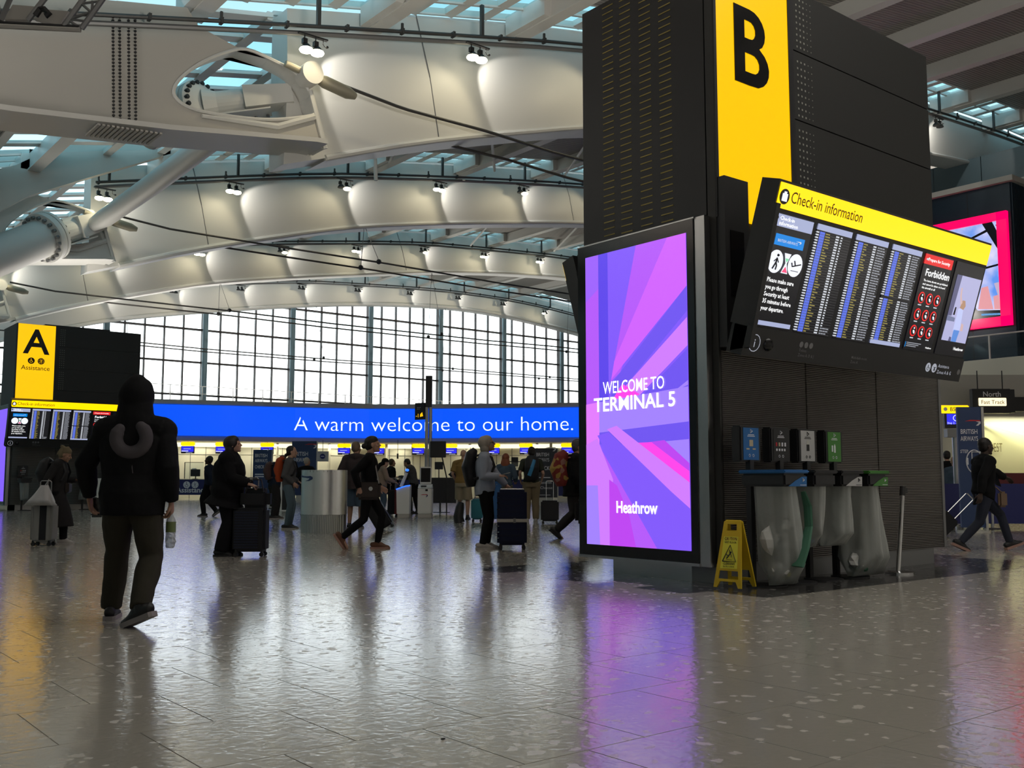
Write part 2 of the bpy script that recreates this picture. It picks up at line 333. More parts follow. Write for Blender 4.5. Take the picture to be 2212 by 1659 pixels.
for bi, n in enumerate(BN):
    b = struct('ceiling_beam', (0, 0, 0)); beams.append(b)
    nw = .9
    # white arched fascia box
    ss = [11.5 + i * (88.5 - (18 if bi == 3 else 0)) / 72 for i in range(73)]
    f = MB(); vs = []
    for s in ss:
        lo, hi = zl(max(s, 12)) if s >= 12 else 9.6 - (12 - s) * .3, zt(s) + SOF - .1
        vs += [(s, n, lo), (s, n - .12, (lo + hi) / 2), (s, n, hi), (s, n + nw, hi), (s, n + nw, lo)]
    q = len(ss)
    f.add(vs, [(i * 5 + a, (i + 1) * 5 + a, (i + 1) * 5 + (a + 1) % 5, i * 5 + (a + 1) % 5) for i in range(q - 1) for a in range(5)] + [(0, 1, 2, 3, 4), tuple((q - 1) * 5 + a for a in (4, 3, 2, 1, 0))], 'white_steel')
    f.build('fascia', b, smooth=True)
    lip = MB(); lip.tube([(s, n - .02, zl(s)) for s in ss if s >= 12], (.09 + .02 * bi), 'white_steel', 8)
    for i in range(q - 1):
        if ss[i] < 12: continue
        lip.box(0, 1, 0, 1, 0, 1, 'white_steel', Matrix(((ss[i + 1] - ss[i], 0, 0, ss[i]), (0, nw + .35, 0, n - .05), (zl(ss[i + 1]) - zl(ss[i]), 0, .07, zl(ss[i]) - .07), (0, 0, 0, 1))))
    lip.build('bottom_flange', b)
    if bi < 3:
        jt = MB()
        for s in (16.5, 38, 60): jt.tube([(s - .9 * t, n - .12 * (1 - abs(2 * t - 1)) - .003, zl(s) + t * (zt(s) + SOF - .1 - zl(s))) for t in (0, .5, 1)], .02, 'joint', 4)
        jt.build('fascia_joint', b)
        # abutment web with its oval opening and wide lower flange
        wv_ = MB(); wv_.poly(WEB, [HOLE], n - .75, n - .1, lambda a, c, w_: V((a, w_, c)), 'grey_steel' if bi == 0 else 'white_steel', 'white_steel'); wv_.build('abutment_web', b)  # nearest web greyer: its unlit look is put into the colour
        rim = MB(); rim.tube([V((a, n - .78, c)) for a, c in HOLE + HOLE[:1]], .045, 'white_steel', 6, caps=False); rim.build('opening_rim', b)
        fl = MB(); low = WEB[0:4] + [sz(662, 328)]
        for (a, c), (d, g) in zip(low, low[1:]):
            fl.box(0, 1, 0, 1, 0, 1, 'white_steel', Matrix(((d - a, 0, 0, a), (0, 1.5, 0, n - 1.2), (g - c, 0, .12, c - .1), (0, 0, 0, 1))))
        fl.build('abutment_flange', b)
        st = MB()                                                            # bracket stiffeners at the right of the opening
        a0, c0 = sz(652, 262); a1, c1 = sz(672, 338); a2, c2 = sz(640, 215)
        st.tube([(a2, n - .8, c2), (a0, n - .8, c0), (a1, n - .8, c1)], .07, 'white_steel', 6)
        st.tube([(HOLE0[8][0], n - .8, HOLE0[8][1] - .12), (HOLE0[11][0], n - .8, HOLE0[11][1] - .2), (a0 - .05, n - .8, c0 - .12)], [.05, .09, .09], 'white_steel', 6)
        st.build('stiffener', b)
        if bi == 0:
            for g_, (x0) in enumerate((222, 236, 255, 269)):                 # four bolt rows on the splice
                bt = MB()
                for t in range(30):
                    a, c = sz(x0 + t * .05, 62 + t * 7.4); bt.lathe([(.035, 0), (.03, .03)], 'dark_metal', (0, 0, 0), 6, Matrix.Translation((a, n - .76, c)) @ Matrix.Rotation(math.pi / 2, 4, 'X'))
                bt.build('bolt_row', b)
            sp = MB()
            for t in range(14):
                a, c = sz(182 + t * 10, 287 + t * 1.4); sp.box(a - .03, a + .03, n - 1.15, n - .2, c - .14, c - .1, 'grey_steel')
            sp.build('splice_rib', b)
# ---- ceiling: ribbed soffit between beams, purlins, skylight strips
ceil = struct('ceiling')
SKW = 1.9
bays = [(-12, BN[0])] + [(BN[i] + .9, BN[i + 1]) for i in range(3)]
grid_s = [-10 + i * 2.75 for i in range(41)]
def zs(s): return zt(s) + SOF
for y0, y1 in bays:
    sof = MB(); vs = []
    for s in ([q for q in grid_s if q > 13] if y0 > 0 else grid_s): vs += [(s, y0, zs(s)), (s, y1 - SKW, zs(s)), (s, y1 - SKW, zs(s) + .35), (s, y0, zs(s) + .35)]
    sof.add(vs, [(i * 4 + a, (i + 1) * 4 + a, (i + 1) * 4 + (a + 1) % 4, i * 4 + (a + 1) % 4) for i in range(len(vs) // 4 - 1) for a in range(4)], 'soffit')
    sof.build('soffit', ceil)
for bi, (y0, y1) in enumerate(bays):
    for k in range(13 if bi == 0 else 11):
        s = 8.9 - 5.25 * (1 if bi < 3 else 0) + k * 5.25
        if s > 70: break
        z = zs(s); p = MB(); p.box(s - .16, s + .16, y0, y1 - .1, z - .62, z + .02, 'white_steel')
        p.box(s - .22, s + .22, y0, y1 - .1, z - .66, z - .60, 'white_steel'); p.box(s - .45, s - .16, y1 - SKW - .1, y1 - .1, z - .62, z, 'white_steel')
        p.build('purlin', ceil)
# skylight strips: two rows of panes between glazing bars
sk = struct('window_2')
bars = MB(); pane0 = None; kp = 0; prest = MB()
PW = 5.25 / 4
for bi, (y0, y1) in enumerate(bays):
    for r in range(2):
        ya, yb = y1 - SKW + r * SKW / 2, y1 - SKW + (r + 1) * SKW / 2
        n_ = 44
        for k in range(-2, n_):
            s = 8.9 + k * PW
            a, b_ = s + .16, s + PW - .16
            if kp < 150 and k < 30:
                m = MB(); m.add([(a, ya + .07, zs(a) + .05), (b_, ya + .07, zs(b_) + .05), (b_, yb - .07, zs(b_) + .05), (a, yb - .07, zs(a) + .05)], [(0, 1, 2, 3)], 'roof_glass'); m.build('pane', sk); kp += 1
            else: prest.add([(a, ya + .07, zs(a) + .05), (b_, ya + .07, zs(b_) + .05), (b_, yb - .07, zs(b_) + .05), (a, yb - .07, zs(a) + .05)], [(0, 1, 2, 3)], 'roof_glass')
            bars.box(0, 1, 0, 1, 0, 1, 'white_steel', Matrix(((.32, 0, 0, s - .16), (0, yb - ya, 0, ya), (0, 0, .2, zs(s)), (0, 0, 0, 1))))
    for yy, h in ((y1 - SKW, .1), (y1 - SKW / 2 - .05, .1), (y1 - .1, .1)):
        for s, s2 in zip(grid_s, grid_s[1:]):
            bars.box(0, 1, 0, 1, 0, 1, 'white_steel', Matrix(((s2 - s, 0, 0, s), (0, h, 0, yy), (zs(s2) - zs(s), 0, .22, zs(s)), (0, 0, 0, 1))))
for bi, (y0, y1) in enumerate(bays[1:3]):                                     # glazed roof zone above the abutments, louvred panes
    ny = 9; dy = (y1 - SKW - y0) / ny
    for j in range(ny):
        for i in range(1, 4):
            a, b_ = 5.2 + i * 2.1 + .15, 5.2 + (i + 1) * 2.1 - .15; ya, yb = y0 + j * dy + .35, y0 + (j + 1) * dy - .1
            m = MB(); m.add([(a, ya, zs(a) + .05), (b_, ya, zs(b_) + .05), (b_, yb, zs(b_) + .05), (a, yb, zs(a) + .05)], [(0, 1, 2, 3)], 'roof_glass'); m.build('pane', sk)
            bars.box(0, 1, 0, 1, 0, 1, 'white_steel', Matrix(((2.1, 0, 0, a - .15), (0, .45, 0, ya - .4), (zs(b_) - zs(a), 0, .12, zs(a)), (0, 0, 0, 1))))
    for i in range(1, 5): s = 5.2 + i * 2.1; bars.box(s - .15, s + .15, y0, y1 - SKW, zs(s) - .12, zs(s) + .12, 'white_steel')
    q = MB()
    for s, s2 in ((-10, -7), (-7, -4), (-4, -1), (-1, 2), (2, 5.1), (5.1, 7.3)): q.add([(s, y0, zs(s)), (s2, y0, zs(s2)), (s2, y1 - SKW, zs(s2)), (s, y1 - SKW, zs(s))], [(0, 1, 2, 3)], 'soffit')
    q.build('soffit', ceil)
prest.build('pane_strip', sk, kind='stuff'); bars.build('glazing_bars', sk, kind='stuff')
# slender white props under the soffit
pr = MB()
def prop(a, b_, r=.07): pr.rod(a, b_, r, 'white_steel', 6)
prop(pn(1002, 390, 40), pn(1002, 388, 40)); prop(pn(810, 335, 26), pn(812, 390, 26), .06)
prop((20.5, 27, zs(20.5) - .3), (31, 40, zs(31) - .7), .07); prop((27, 26, zs(27) - .4), (34, 38, zs(34) - 1.4), .06); prop((36, 44, zs(36) - .5), (42, 57, zs(42) - 1.2), .07)
prop((43, 44, zs(43) - .4), (50, 57, zs(50) - 1.0), .07); prop((18, 26, zs(18) - .4), (24, 39, zs(24) - .8), .06)
pr.build('roof_prop', ceil, kind='stuff')
# ---- service pipes along each beam with their clips
for bi, n in enumerate(BN):
    t = thing('service_pipe', ['twin dark service pipes running along the nearest roof beam', 'twin dark service pipes along the second roof beam from the camera', 'twin dark service pipes along the third roof beam from the camera', 'twin dark service pipes along the farthest roof beam above the window wall'][bi], 'pipe')
    pts = [(s, n - 1.05, zt(s) + .02) for s in [(2 if bi == 0 else 11.4) + i * 2.2 for i in range(34)] if s < 78]
    MB().tube([V(p) for p in pts], .055, 'pipe', 8).build('conduit', t)
    MB().tube([V(p) + V((0, .1, -.17)) for p in pts], .07, 'mid_metal', 8).build('water_pipe', t)
    cl = MB()
    for k in range(44):
        s = (4 if bi == 0 else 11.5) + k * 1.75
        if bi == 3 and s > 74: break
        z = zt(s); cl.box(s - .035, s + .035, n - 1.13, n - .97, z - .06, z + .1, 'pipe')
        if k % 3 == 0: cl.box(s - .03, s + .03, n - 1.08, n - 1.02, z, z + .26, 'pipe', )
    for k in range(13):
        s = 11.9 + 5.4 * k
        if bi == 3 and s > 74: break
        cl.box(s - .05, s + .05, n - 1.1, n - 1.0, zt(s), zs(s), 'pipe')
    cl.build('clip', t, kind='stuff')
# ---- twin spotlights hung under the pipes; they wash the fascia
def lampthing(x, y, z, on, lab, sc=1.0):
    t = thing('spotlight_pair', lab, 'spotlight', (x - .15, y, z), 0, 'spotlights under the roof pipes')
    MB().box(-.42, .42, -.05, .05, -.06, 0, 'dark_metal').build('mounting_bar', t)
    for i, dx in enumerate((-.24, .08)):
        h = MB(); h.box(dx - .012, dx + .012, -.01, .01, -.25, -.04, 'dark_metal'); h.box(dx - .06, dx + .06, -.06, .06, -.42, -.22, 'black')
        h.lathe([(.17, -.66), (.15, -.56), (.07, -.42)], 'dark_metal', (dx + .05, 0, 0), 14); o = h.build('lamp_head', t, smooth=True)
        if on[i]: MB().ball((dx + .05, 0, -.66), (.185, .185, .13), 'lamp', 14, 6).build('bulb', o, smooth='all')
    t.scale = (1, 1, .66)
    c = MB(); c.tube([(.3, 0, -.05), (.29, 0, -.22), (.34, 0, -.32), (.40, 0, -.3)], .012, 'black', 5); c.ball((.41, 0, -.3), .05, 'black', 8, 5); c.build('flex', t)
    return t
ORD = ['first', 'second', 'third', 'fourth', 'fifth', 'sixth', 'seventh', 'eighth', 'ninth', 'tenth', 'eleventh']
BNM = ['nearest', 'second', 'third', 'farthest']
for bi, n in enumerate(BN):
    for k in range(9 if bi else 7):
        s = 11.9 + 5.4 * k
        if bi == 3: s = 22.7 + 5.4 * k - 5.4 * .1
        if s > (68 if bi else 50): break
        px = 1106 + F * ((s * CA - (n - 1) * SA) / (s * SA + (n - 1) * CA))
        if px < -20 or px > 2240: continue
        on = (True, True)
        if bi == 1 and k in (2, 4): on = (False, True)
        if bi == 2 and k in (1, 3, 5): on = (False, True)
        if bi == 3: on = (k == 8, False)
        if bi == 0 and px > 1300: on = (False, False)
        st = 'both lamps lit' if on == (True, True) else 'one lamp lit' if any(on) else 'lamps unlit'
        if not (1262 < px < 2005): lampthing(s, n - 1.05, zt(s) - .28, on, f'ceiling spotlight pair, {st}, {ORD[k]} from the left end of the {BNM[bi]} roof beam')
        z = zt(s)
        dn = (zt(s) - zl(max(s, 12)))
        spot('fascia_wash', (s + .1, n - 1.0, z - .35), (s + 2.6, n, z - .6 - .25 * dn), [120, 118, 115, 105][bi], 75, (1, .95, .86), .08)
        spot('fascia_wash', (s - .1, n - 2.4, z - .75), (s - 1.3, n, z - dn * .85 - .5), [95, 82, 75, 62][bi], 85, (1, .86, .56), .5)
# ---- enclosing walls outside the frame
for nm, a in (('wall_back', (-14, 104, -12.4, -12, 0, 22)), ('wall_left', (-14.4, -14, -12, 100, 0, 22)), ('wall_right', (104, 104.4, -12, 100, 0, 22))):
    MB().box(*a, 'wall_grey').build(nm, kind='structure')
# ---- glazed end wall
win = struct('window_1')
WX = [23.26 + 7.74 * k for k in range(-1, 9)]; WZ = [7.35, 8.0, 10.67, 13.35, 16.0, 18.6]
for x in WX:
    m = MB(); m.tube([(x, 78.3, 5), (x, 78.3, 17.9)], .22, 'column', 14); m.build('column', win, smooth=True)
    m = MB(); m.box(x - .1, x + .1, 78.4, 79, 5, 18, 'mullion'); m.build('fin', win)
mu = None
for i in range(len(WX) - 1):
    for k in range(1, 5):
        x = WX[i] + k * 1.548
        if mu is None: m = MB(); m.box(-.045, .045, 78.9, 79.15, 5, 18.2, 'mullion'); mu = m.build('mullion', win); mu.location = (x, 0, 0)
        else: inst(mu, win, (x, 0, 0))
for z in WZ[:5]:
    m = MB(); m.box(15.5, 85.2, 78.75, 79.2, z - .06, z + .06, 'mullion'); m.build('transom', win)
pane = None; cnt = 0
for i in range(len(WX) - 1):
    for k in range(5):
        for a, b in zip(WZ, WZ[1:]):
            x = WX[i] + k * 1.548; hgt = b - a
            px = 1106 + F * (((x + .7) * CA - 79 * SA) / ((x + .7) * SA + 79 * CA))
            if b > 18 and not (45 < x < 62): continue
            if pane is None: m = MB(); m.box(.05, 1.50, 79.02, 79.05, 0, 1, 'glass'); pane = m.build('pane', win); pane.location = (x, 0, a + .06); pane.scale = (1, 1, hgt - .12)
            else: o = inst(pane, win, (x, 0, a + .06)); o.scale = (1, 1, hgt - .12)
MB().box(-14, 15.5, 78.8, 79.2, 0, 20, 'wall_grey').box(85.2, 104, 78.8, 79.2, 0, 20, 'wall_grey').box(15.5, 85.2, 78.8, 79.2, 0, 7.3, 'wall_grey').build('wall_north', kind='structure')
# roof edge above the last beam
m = MB(); vs = []
for s in grid_s: vs += [(s, 77.6, zs(s) - .1), (s, 79.4, zs(s) - .1), (s, 79.4, zs(s) + .3), (s, 77.6, zs(s) + .3)]
m.add(vs, [(i * 4 + a, (i + 1) * 4 + a, (i + 1) * 4 + (a + 1) % 4, i * 4 + (a + 1) % 4) for i in range(len(grid_s) - 1) for a in range(4)], 'soffit'); m.build('roof_edge', ceil)
# ---- check-in wall: a shallow curve in front of the glazing
DT = [(-100, 55.5), (100, 57.2), (317, 59.6), (500, 61.1), (650, 62.8), (800, 63.9), (950, 63.7), (1265, 62.4), (1500, 61), (1900, 59)]
def wp(px, dz, z):                                                           # point on the sign wall curve, dz metres in front of it
    D = lerp(DT, px) - dz; return c2w((px - 1106) / F * D, D, z)
cw = struct('wall_checkin')
PX = list(range(-90, 1960, 50))
def band(m, z0, z1, f0, f1, mt, xs=PX):                                      # strip between heights, front offset f0 back to f1
    vs = [wp(x, f, z) for x in xs for f, z in ((f0, z0), (f0, z1), (f1, z1), (f1, z0))]
    q = len(xs); m.add(vs, [(i * 4 + a, i * 4 + (a + 1) % 4, (i + 1) * 4 + (a + 1) % 4, (i + 1) * 4 + a) for i in range(q - 1) for a in range(4)] + [(0, 1, 2, 3), tuple((q - 1) * 4 + a for a in (3, 2, 1, 0))], mt)
m = MB(); band(m, 3.5, 5.92, .0, -2.2, 'wall_grey'); m.build('bulkhead', cw)
m = MB(); band(m, 5.68, 5.95, .25, -.1, 'wall_grey'); m.build('top_trim', cw)
m = MB(); band(m, 3.5, 3.76, .12, -.1, 'grey_steel'); m.build('bottom_trim', cw)
m = MB(); band(m, 0, 3.5, -2.2, -2.6, 'wall_cream'); m.build('panel_wall', cw)
m = MB(); band(m, 5.9, 6.0, -2.2, -30, 'wall_grey'); m.build('terrace', cw)
m = MB(); band(m, 3.2, 3.46, -2.1, -2.19, 'cove'); m.build('cove_light', cw)
sm = MB()
for x in range(380, 1300, 33):
    p = wp(x, -2.19, 0); sm.box(p.x - .015, p.x + .015, p.y - .01, p.y + .02, 0, 3.2, 'joint')
band(sm, 2.72, 2.745, -2.18, -2.2, 'joint'); sm.build('panel_joint', cw)
for x in (378, 515, 600, 712, 745, 835, 892, 1015, 1160, 1190):
    p = wp(x, -1.8, 0); MB().tube([p, p + V((0, 0, 3.5))], .09, 'wall_cream', 8).build('column', cw, smooth=True)
# hand rail on the terrace
t = thing('terrace_railing', 'thin white railing on the terrace in front of the tall glazed wall', 'railing')
for z in (8.07, 7.5): MB().tube([(14, 72, z), (80, 72, z)], .025, 'white_steel', 6).build('rail', t)
po = MB()
for k in range(28):
    po = MB(); po.rod((14 + 2.4 * k, 72, 5.9), (14 + 2.4 * k, 72, 8.07), .03, 'white_steel', 6); po.build('post', t)
# blue light sign
s_ = thing('welcome_sign', 'long bright blue light sign with white writing above the check-in desks', 'sign')
m = MB(); band(m, 3.8, 5.64, .3, .02, 'blue_sign', list(range(317, 1700, 40))); m.build('light_box', s_)
tx = MB(); cu = bpy.data.curves.new('t', 'FONT'); cu.body = 'A warm welcome to our home.'; cu.size = 1.0; cu.resolution_u = 4; cu.offset = -.012
me = bpy.data.meshes.new_from_object(bpy.data.objects.new('t', cu)); xs = [q.co.x for q in me.vertices]; x0, x1 = min(xs), max(xs)
vs = [wp(635 + (q.co.x - x0) / (x1 - x0) * 603, .33, 4.22 + q.co.y * 1.30) for q in me.vertices]
par = list(range(len(me.vertices)))
def root_(i):
    while par[i] != i: par[i] = par[par[i]]; i = par[i]
    return i
for p_ in me.polygons:
    for q_ in p_.vertices[1:]: par[root_(q_)] = root_(p_.vertices[0])
isl = {}
for p_ in me.polygons: isl.setdefault(root_(p_.vertices[0]), []).append(tuple(p_.vertices))
for fs_ in isl.values():                                                     # one part per letter
    us = sorted({i for f_ in fs_ for i in f_}); ix = {q_: i for i, q_ in enumerate(us)}
    m = MB(); m.add([vs[i] for i in us], [tuple(ix[i] for i in f_) for f_ in fs_], 'sign_white'); m.build('letter', s_)
# lamps of the cove wash the wall below
for x in range(400, 1300, 150):
    p = wp(x, -1.4, 3.42); area('cove_wash', p, p + V((0, .15, -1)), 6, .35, 75, (1, .92, .68), 140)
# ---- hanging desk displays
DS = [(407, 'first'), (481, 'second'), (578, 'third'), (744, 'fourth'), (818, 'fifth'), (904, 'sixth'), (974, 'seventh'), (1066, 'eighth'), (1136, 'ninth'), (1226, 'tenth')]
d0 = None
for px, o in DS:
    p = wp(px, -1.0, 0)
    if d0 is None:
        d0 = thing('desk_display', '', 'display', p, RZ, 'desk displays along the check-in wall')
        d0.rotation_euler = (0, 0, RZ)
        m = MB(); m.bbox(-.43, .43, -.09, .09, 3.22, 3.47, 'yellow_sign', .05); m.build('light_header', d0)
        m = MB(); m.bbox(-.40, .40, -.06, .06, 2.76, 3.2, 'black', .01); h = m.build('screen_case', d0)
        m = MB(); m.box(-.37, .37, -.07, -.062, 2.86, 3.18, 'screen_blue'); m.build('screen', h)
        m = MB(); m.box(-.25, .2, -.08, -.075, 3.02, 3.06, 'screen_grey').box(-.36, .05, -.08, -.075, 2.88, 2.92, 'screen_white').box(-.1, .3, -.08, -.075, 2.79, 2.82, 'screen_grey'); m.build('caption', h)
        m = MB(); m.rod((0, 0, 3.47), (0, 0, 3.56), .02, 'dark_metal'); m.build('hanger', d0)
        d0['label'] = f'{o} hanging display from the left along the check-in wall, yellow header over blue screen'
    else: dup(d0, p, RZ, f'{o} hanging display from the left along the check-in wall, yellow header over blue screen')
# ---- check-in desks
def desk(px, D, wd, lab, txt=None, h=1.15, gap=.28):
    p = dep(px, 1040, D); p.z = 0
    t = thing('check_in_desk', lab, 'desk', p, RZ)
    m = MB(); m.box(-wd / 2, wd / 2, 0, .7, gap, h, 'navy'); m.build('front_panel', t)
    m = MB(); m.box(-wd / 2 - .03, wd / 2 + .03, -.05, .8, h, h + .04, 'wall_grey'); m.build('worktop', t)
    for x in (-wd / 2 + .03, wd / 2 - .03): MB().box(x - .03, x + .03, 0, .6, 0, h, 'wall_grey').build('end_panel', t)
    return t
t = desk(442, 58, 5.0, 'dark blue assistance desk with two white round symbols beside the walking man')
T = yz(-1.6, -.02, .42)
m = MB(); m.text('Assistance', .42, T @ Matrix.Translation((0, 0, 0)), 'sign_lt' if 'sign_lt' in M else mat('sign_lt', (.75, .75, .8), .5), 'LEFT', .02); m.build('lettering', t)
def disc(m, x, z, r, mt, y=-.02, n=24): m.lathe([(r, 0), (r, .01)], mt, n=n, T=Matrix.Translation((x, y, z)) @ Matrix.Rotation(math.pi / 2, 4, 'X'))
def wheelchair(m, x, z, s, mt, y=-.035):                                     # simple access symbol
    f = lambda a, b: (x + a * s, y, z + b * s)
    disc(m, x - .08 * s, z + .62 * s, .12 * s, mt, y); w_ = .055 * s
    m.tube([f(-.08, .45), f(-.05, -.02), f(.28, -.02), f(.45, -.42)], w_, mt, 4); m.tube([f(-.08, .2), f(.22, .2)], w_, mt, 4)
    m.tube([f(-.05 + .42 * math.cos(a), -.2 + .42 * math.sin(a)) for a in [2.3 + k * .45 for k in range(9)]], w_, mt, 4)
def person_ring(m, x, z, s, mt, y=-.035):
    f = lambda a, b: (x + a * s, y, z + b * s)
    disc(m, x, z + .32 * s, .12 * s, mt, y); w_ = .05 * s
    m.tube([f(-.3, .12), f(0, .1), f(.3, .12)], w_, mt, 4); m.tube([f(0, .1), f(0, -.12), f(-.16, -.45)], w_, mt, 4); m.tube([f(0, -.12), f(.16, -.45)], w_, mt, 4)
    for k in range(6): a = k * math.pi / 3 + .5; m.tube([f(.72 * math.cos(a), .72 * math.sin(a)), f(.72 * math.cos(a + .5), .72 * math.sin(a + .5))], w_ * .8, mt, 4)
m = MB(); disc(m, -1.02, .86, .2, 'sign_lt'); wheelchair(m, -1.02, .86, .2, 'navy'); disc(m, -.54, .86, .2, 'sign_lt'); person_ring(m, -.54, .86, .2, 'navy'); m.build('symbols', t)
desk(735, 60, 6, 'navy check-in desk behind the round steel pod'); desk(930, 60, 4.4, 'navy check-in desk behind the white kiosks')
desk(1085, 58, 3.2, 'navy check-in desk beyond the woman in the denim jacket'); desk(1200, 54, 5.0, 'navy check-in desk behind the parked black suitcase with raised handle')
# desk clutter: monitors, acrylic screens, printers
def monitor(px, py, D, w_, h_, lab, mt='black'):
    p = dep(px, py, D); t = thing('desk_monitor', lab, 'monitor', p, RZ)
    MB().bbox(-w_ / 2, w_ / 2, -.03, .03, 0, h_, mt, .01).build('screen', t); z0 = 1.19 - p.z
    MB().box(-.03, .03, .03, .07, z0, h_ * .5, 'dark_metal').box(-.15, .15, -.08, .12, z0, z0 + .02, 'dark_metal').build('stand', t)
monitor(422, 1029, 57.9, .55, .4, 'black monitor on the assistance desk'); monitor(455, 1025, 58.2, .35, .5, 'narrow dark monitor at the right of the assistance desk')
monitor(948, 1014, 60.2, .5, .45, 'low black monitor on the desk behind the white kiosks'); monitor(1016, 1012, 58, .5, .5, 'black monitor beyond the man in brown shirt')
monitor(1112, 1008, 58.3, .4, .55, 'black monitor beside the red haired woman'); monitor(752, 1004, 60.2, .3, .5, 'small black monitor right of the steel pod')
t = thing('acrylic_screen', 'clear acrylic screen in a thin black frame on the assistance desk', 'screen', dep(420, 1034, 58.1), RZ)
MB().box(-.6, -.56, -.02, .02, 0, .95, 'black').box(-.6, .5, -.02, .02, .92, .95, 'black').build('frame', t); MB().box(-.56, .5, -.005, .005, 0, .92, 'glass').build('pane', t)
m = MB(); m.box(-.15, .12, -.03, -.02, .35, .6, 'white'); m.build('notice', t)
t = thing('acrylic_screen', 'clear acrylic screen in a black frame right of the red haired woman', 'screen', dep(1118, 1030, 58), RZ)
MB().box(-.6, -.56, -.02, .02, 0, 1.1, 'black').box(-.6, .6, -.02, .02, .5, .53, 'black').box(-.6, .6, -.02, .02, .85, .9, 'black').build('frame', t); MB().box(-.56, .6, -.005, .005, 0, .85, 'glass').build('pane', t)
# free-standing navy banners
def ba_text(m, T, s, mt, w3=None):
    m.text('BRITISH', s, T, mt, 'LEFT', .01, fit=s * 2.5); m.text('AIRWAYS', s, T @ Matrix.Translation((0, 0, -s * 1.05)), mt, 'LEFT', .01, fit=s * 2.6)
def ribbon(m, x, z, s, y, m1, m2):                                           # speed ribbon
    f = lambda a, b: (x + a * s, y, z + b * s)
    m.add([f(0, 0), f(.35, .1), f(.95, .08), f(1.0, 0), f(.6, .02)], [(0, 1, 2, 3, 4)], m1)
    m.add([f(1.0, .0), f(1.02, -.12), f(.85, -.27), f(.7, -.27), f(.9, -.08), f(.7, .0)], [(0, 1, 2, 3, 4, 5)], m2)
mat('print_red', (.5, .02, .03), .5); mat('banner_navy', (.02, .045, .13), .5)
def banner(px, pyb, D, w_, h_, z0, lab, extra, mt='banner_navy'):
    p = dep(px, 1040, D); p.z = 0; t = thing('banner_stand', lab, 'banner', p, RZ)
    MB().box(-w_ / 2, w_ / 2, -.03, .03, z0, h_, mt).build('panel', t)
    MB().box(w_ / 2, w_ / 2 + .05, -.05, .05, 0, h_, 'wall_grey').box(-w_ / 2, w_ / 2, -.2, .2, 0, .04, 'wall_grey').box(-w_ * .3, w_ * .3, -.02, .02, .04, z0, 'wall_grey').build('stand', t)
    m = MB(); extra(m); m.build('print', t); return t
def ex1(m):
    ba_text(m, yz(-.4, -.04, 2.35), .26, 'sign_lt'); ribbon(m, -.05, 2.8, .4, -.04, 'print_red', 'sign_lt')
    m.text('CHECK-IN', .24, yz(-.4, -.04, 1.75), 'sign_lt', 'LEFT', .01, fit=.7); m.box(-.38, .25, -.04, -.035, 1.4, 1.46, 'sign_lt').box(-.38, .1, -.04, -.035, 1.28, 1.34, 'sign_lt')
banner(566, 0, 54, 1.0, 2.75, .3, 'navy banner stand with white writing left of the round steel pod queue', ex1)
def ex2(m): ba_text(m, yz(-.6, -.04, 3.0 - .55), .32, 'sign_lt'); ribbon(m, .0, 3.05, .7, -.04, 'print_red', 'sign_lt')
banner(656, 0, 55, 1.35, 3.25, .3, 'wide tall navy banner behind the man with raised arm', ex2)
def ex3(m):
    ba_text(m, yz(-.42, -.04, 2.15), .22, 'sign_lt'); ribbon(m, -.05, 2.5, .5, -.04, 'sign_lt', 'sign_lt')
    m.text('CHECK IN', .24, yz(-.42, -.04, 1.55), 'sign_lt', 'LEFT', .012, fit=.8); m.text('Bassinet', .17, yz(-.3, -.04, .95), 'sign_lt', 'LEFT'); m.text('Choose', .17, yz(-.25, -.04, .72), 'sign_lt', 'LEFT')
    m.box(-.3, .2, -.04, -.035, 1.2, 1.24, 'sign_lt').box(-.3, .2, -.04, -.035, .45, .47, 'sign_lt')
banner(1179, 0, 44, 1.0, 2.5, .35, 'dark banner stand with white check in writing left of the man in the beanie', ex3, mat('banner_dark', (.025, .028, .04), .5))
# small round notice panel beyond the pod
t = thing('hanging_notice', 'square grey notice with a dark round emblem hanging over the steel pod', 'sign', dep(697, 990, 61), RZ)
MB().bbox(-.36, .36, -.02, .02, -.2, .42, 'wall_grey', .01).build('panel', t); m = MB(); disc(m, 0, .12, .16, 'navy', -.03); m.box(-.1, .1, -.045, -.035, .1, .14, 'sign_lt'); m.build('emblem', t)
MB().rod((0, 0, .42), (0, 0, 1.1), .015).build('hanger', t)
t = thing('hanging_microphone', 'thin black device hanging on a rod between two yellow desk displays', 'device', dep(859, 984, 61), RZ); MB().rod((0, 0, .1), (0, 0, .95), .015).build('rod', t); MB().bbox(-.05, .05, -.05, .05, -.2, .12, 'black', .01).build('case', t)
# ---- central sign post with its black flag sign
pb = gr(924, 1106); t = thing('sign_post', 'tall steel post with black top rising behind the white kiosks', 'post', pb, RZ)
k = (pb.x * SA + pb.y * CA) / F
m = MB(); m.tube([(-.06, 0, 0), (-.06, 0, (1040 - 880) * k + 1.05)], .06, 'steel', 10); m.tube([(.07, 0, 0), (.07, 0, (1040 - 880) * k + 1.05)], .06, 'steel', 10); m.build('pole', t, smooth=True)
MB().box(-.1, .12, -.1, .12, (1040 - 880) * k + 1.05, (1040 - 812) * k + 1.05, 'black').build('cap', t)
FS = Matrix.Translation((-.12, .0, 3.2)) @ Matrix.Rotation(math.radians(150), 4, 'Z') @ Matrix.Scale(.68, 4); m = MB(); m.box(0, .62, -.03, .03, 0, .86, 'black', FS); f_ = m.build('flag_sign', t); FS = FS @ Matrix.Rotation(math.pi, 4, 'Z')
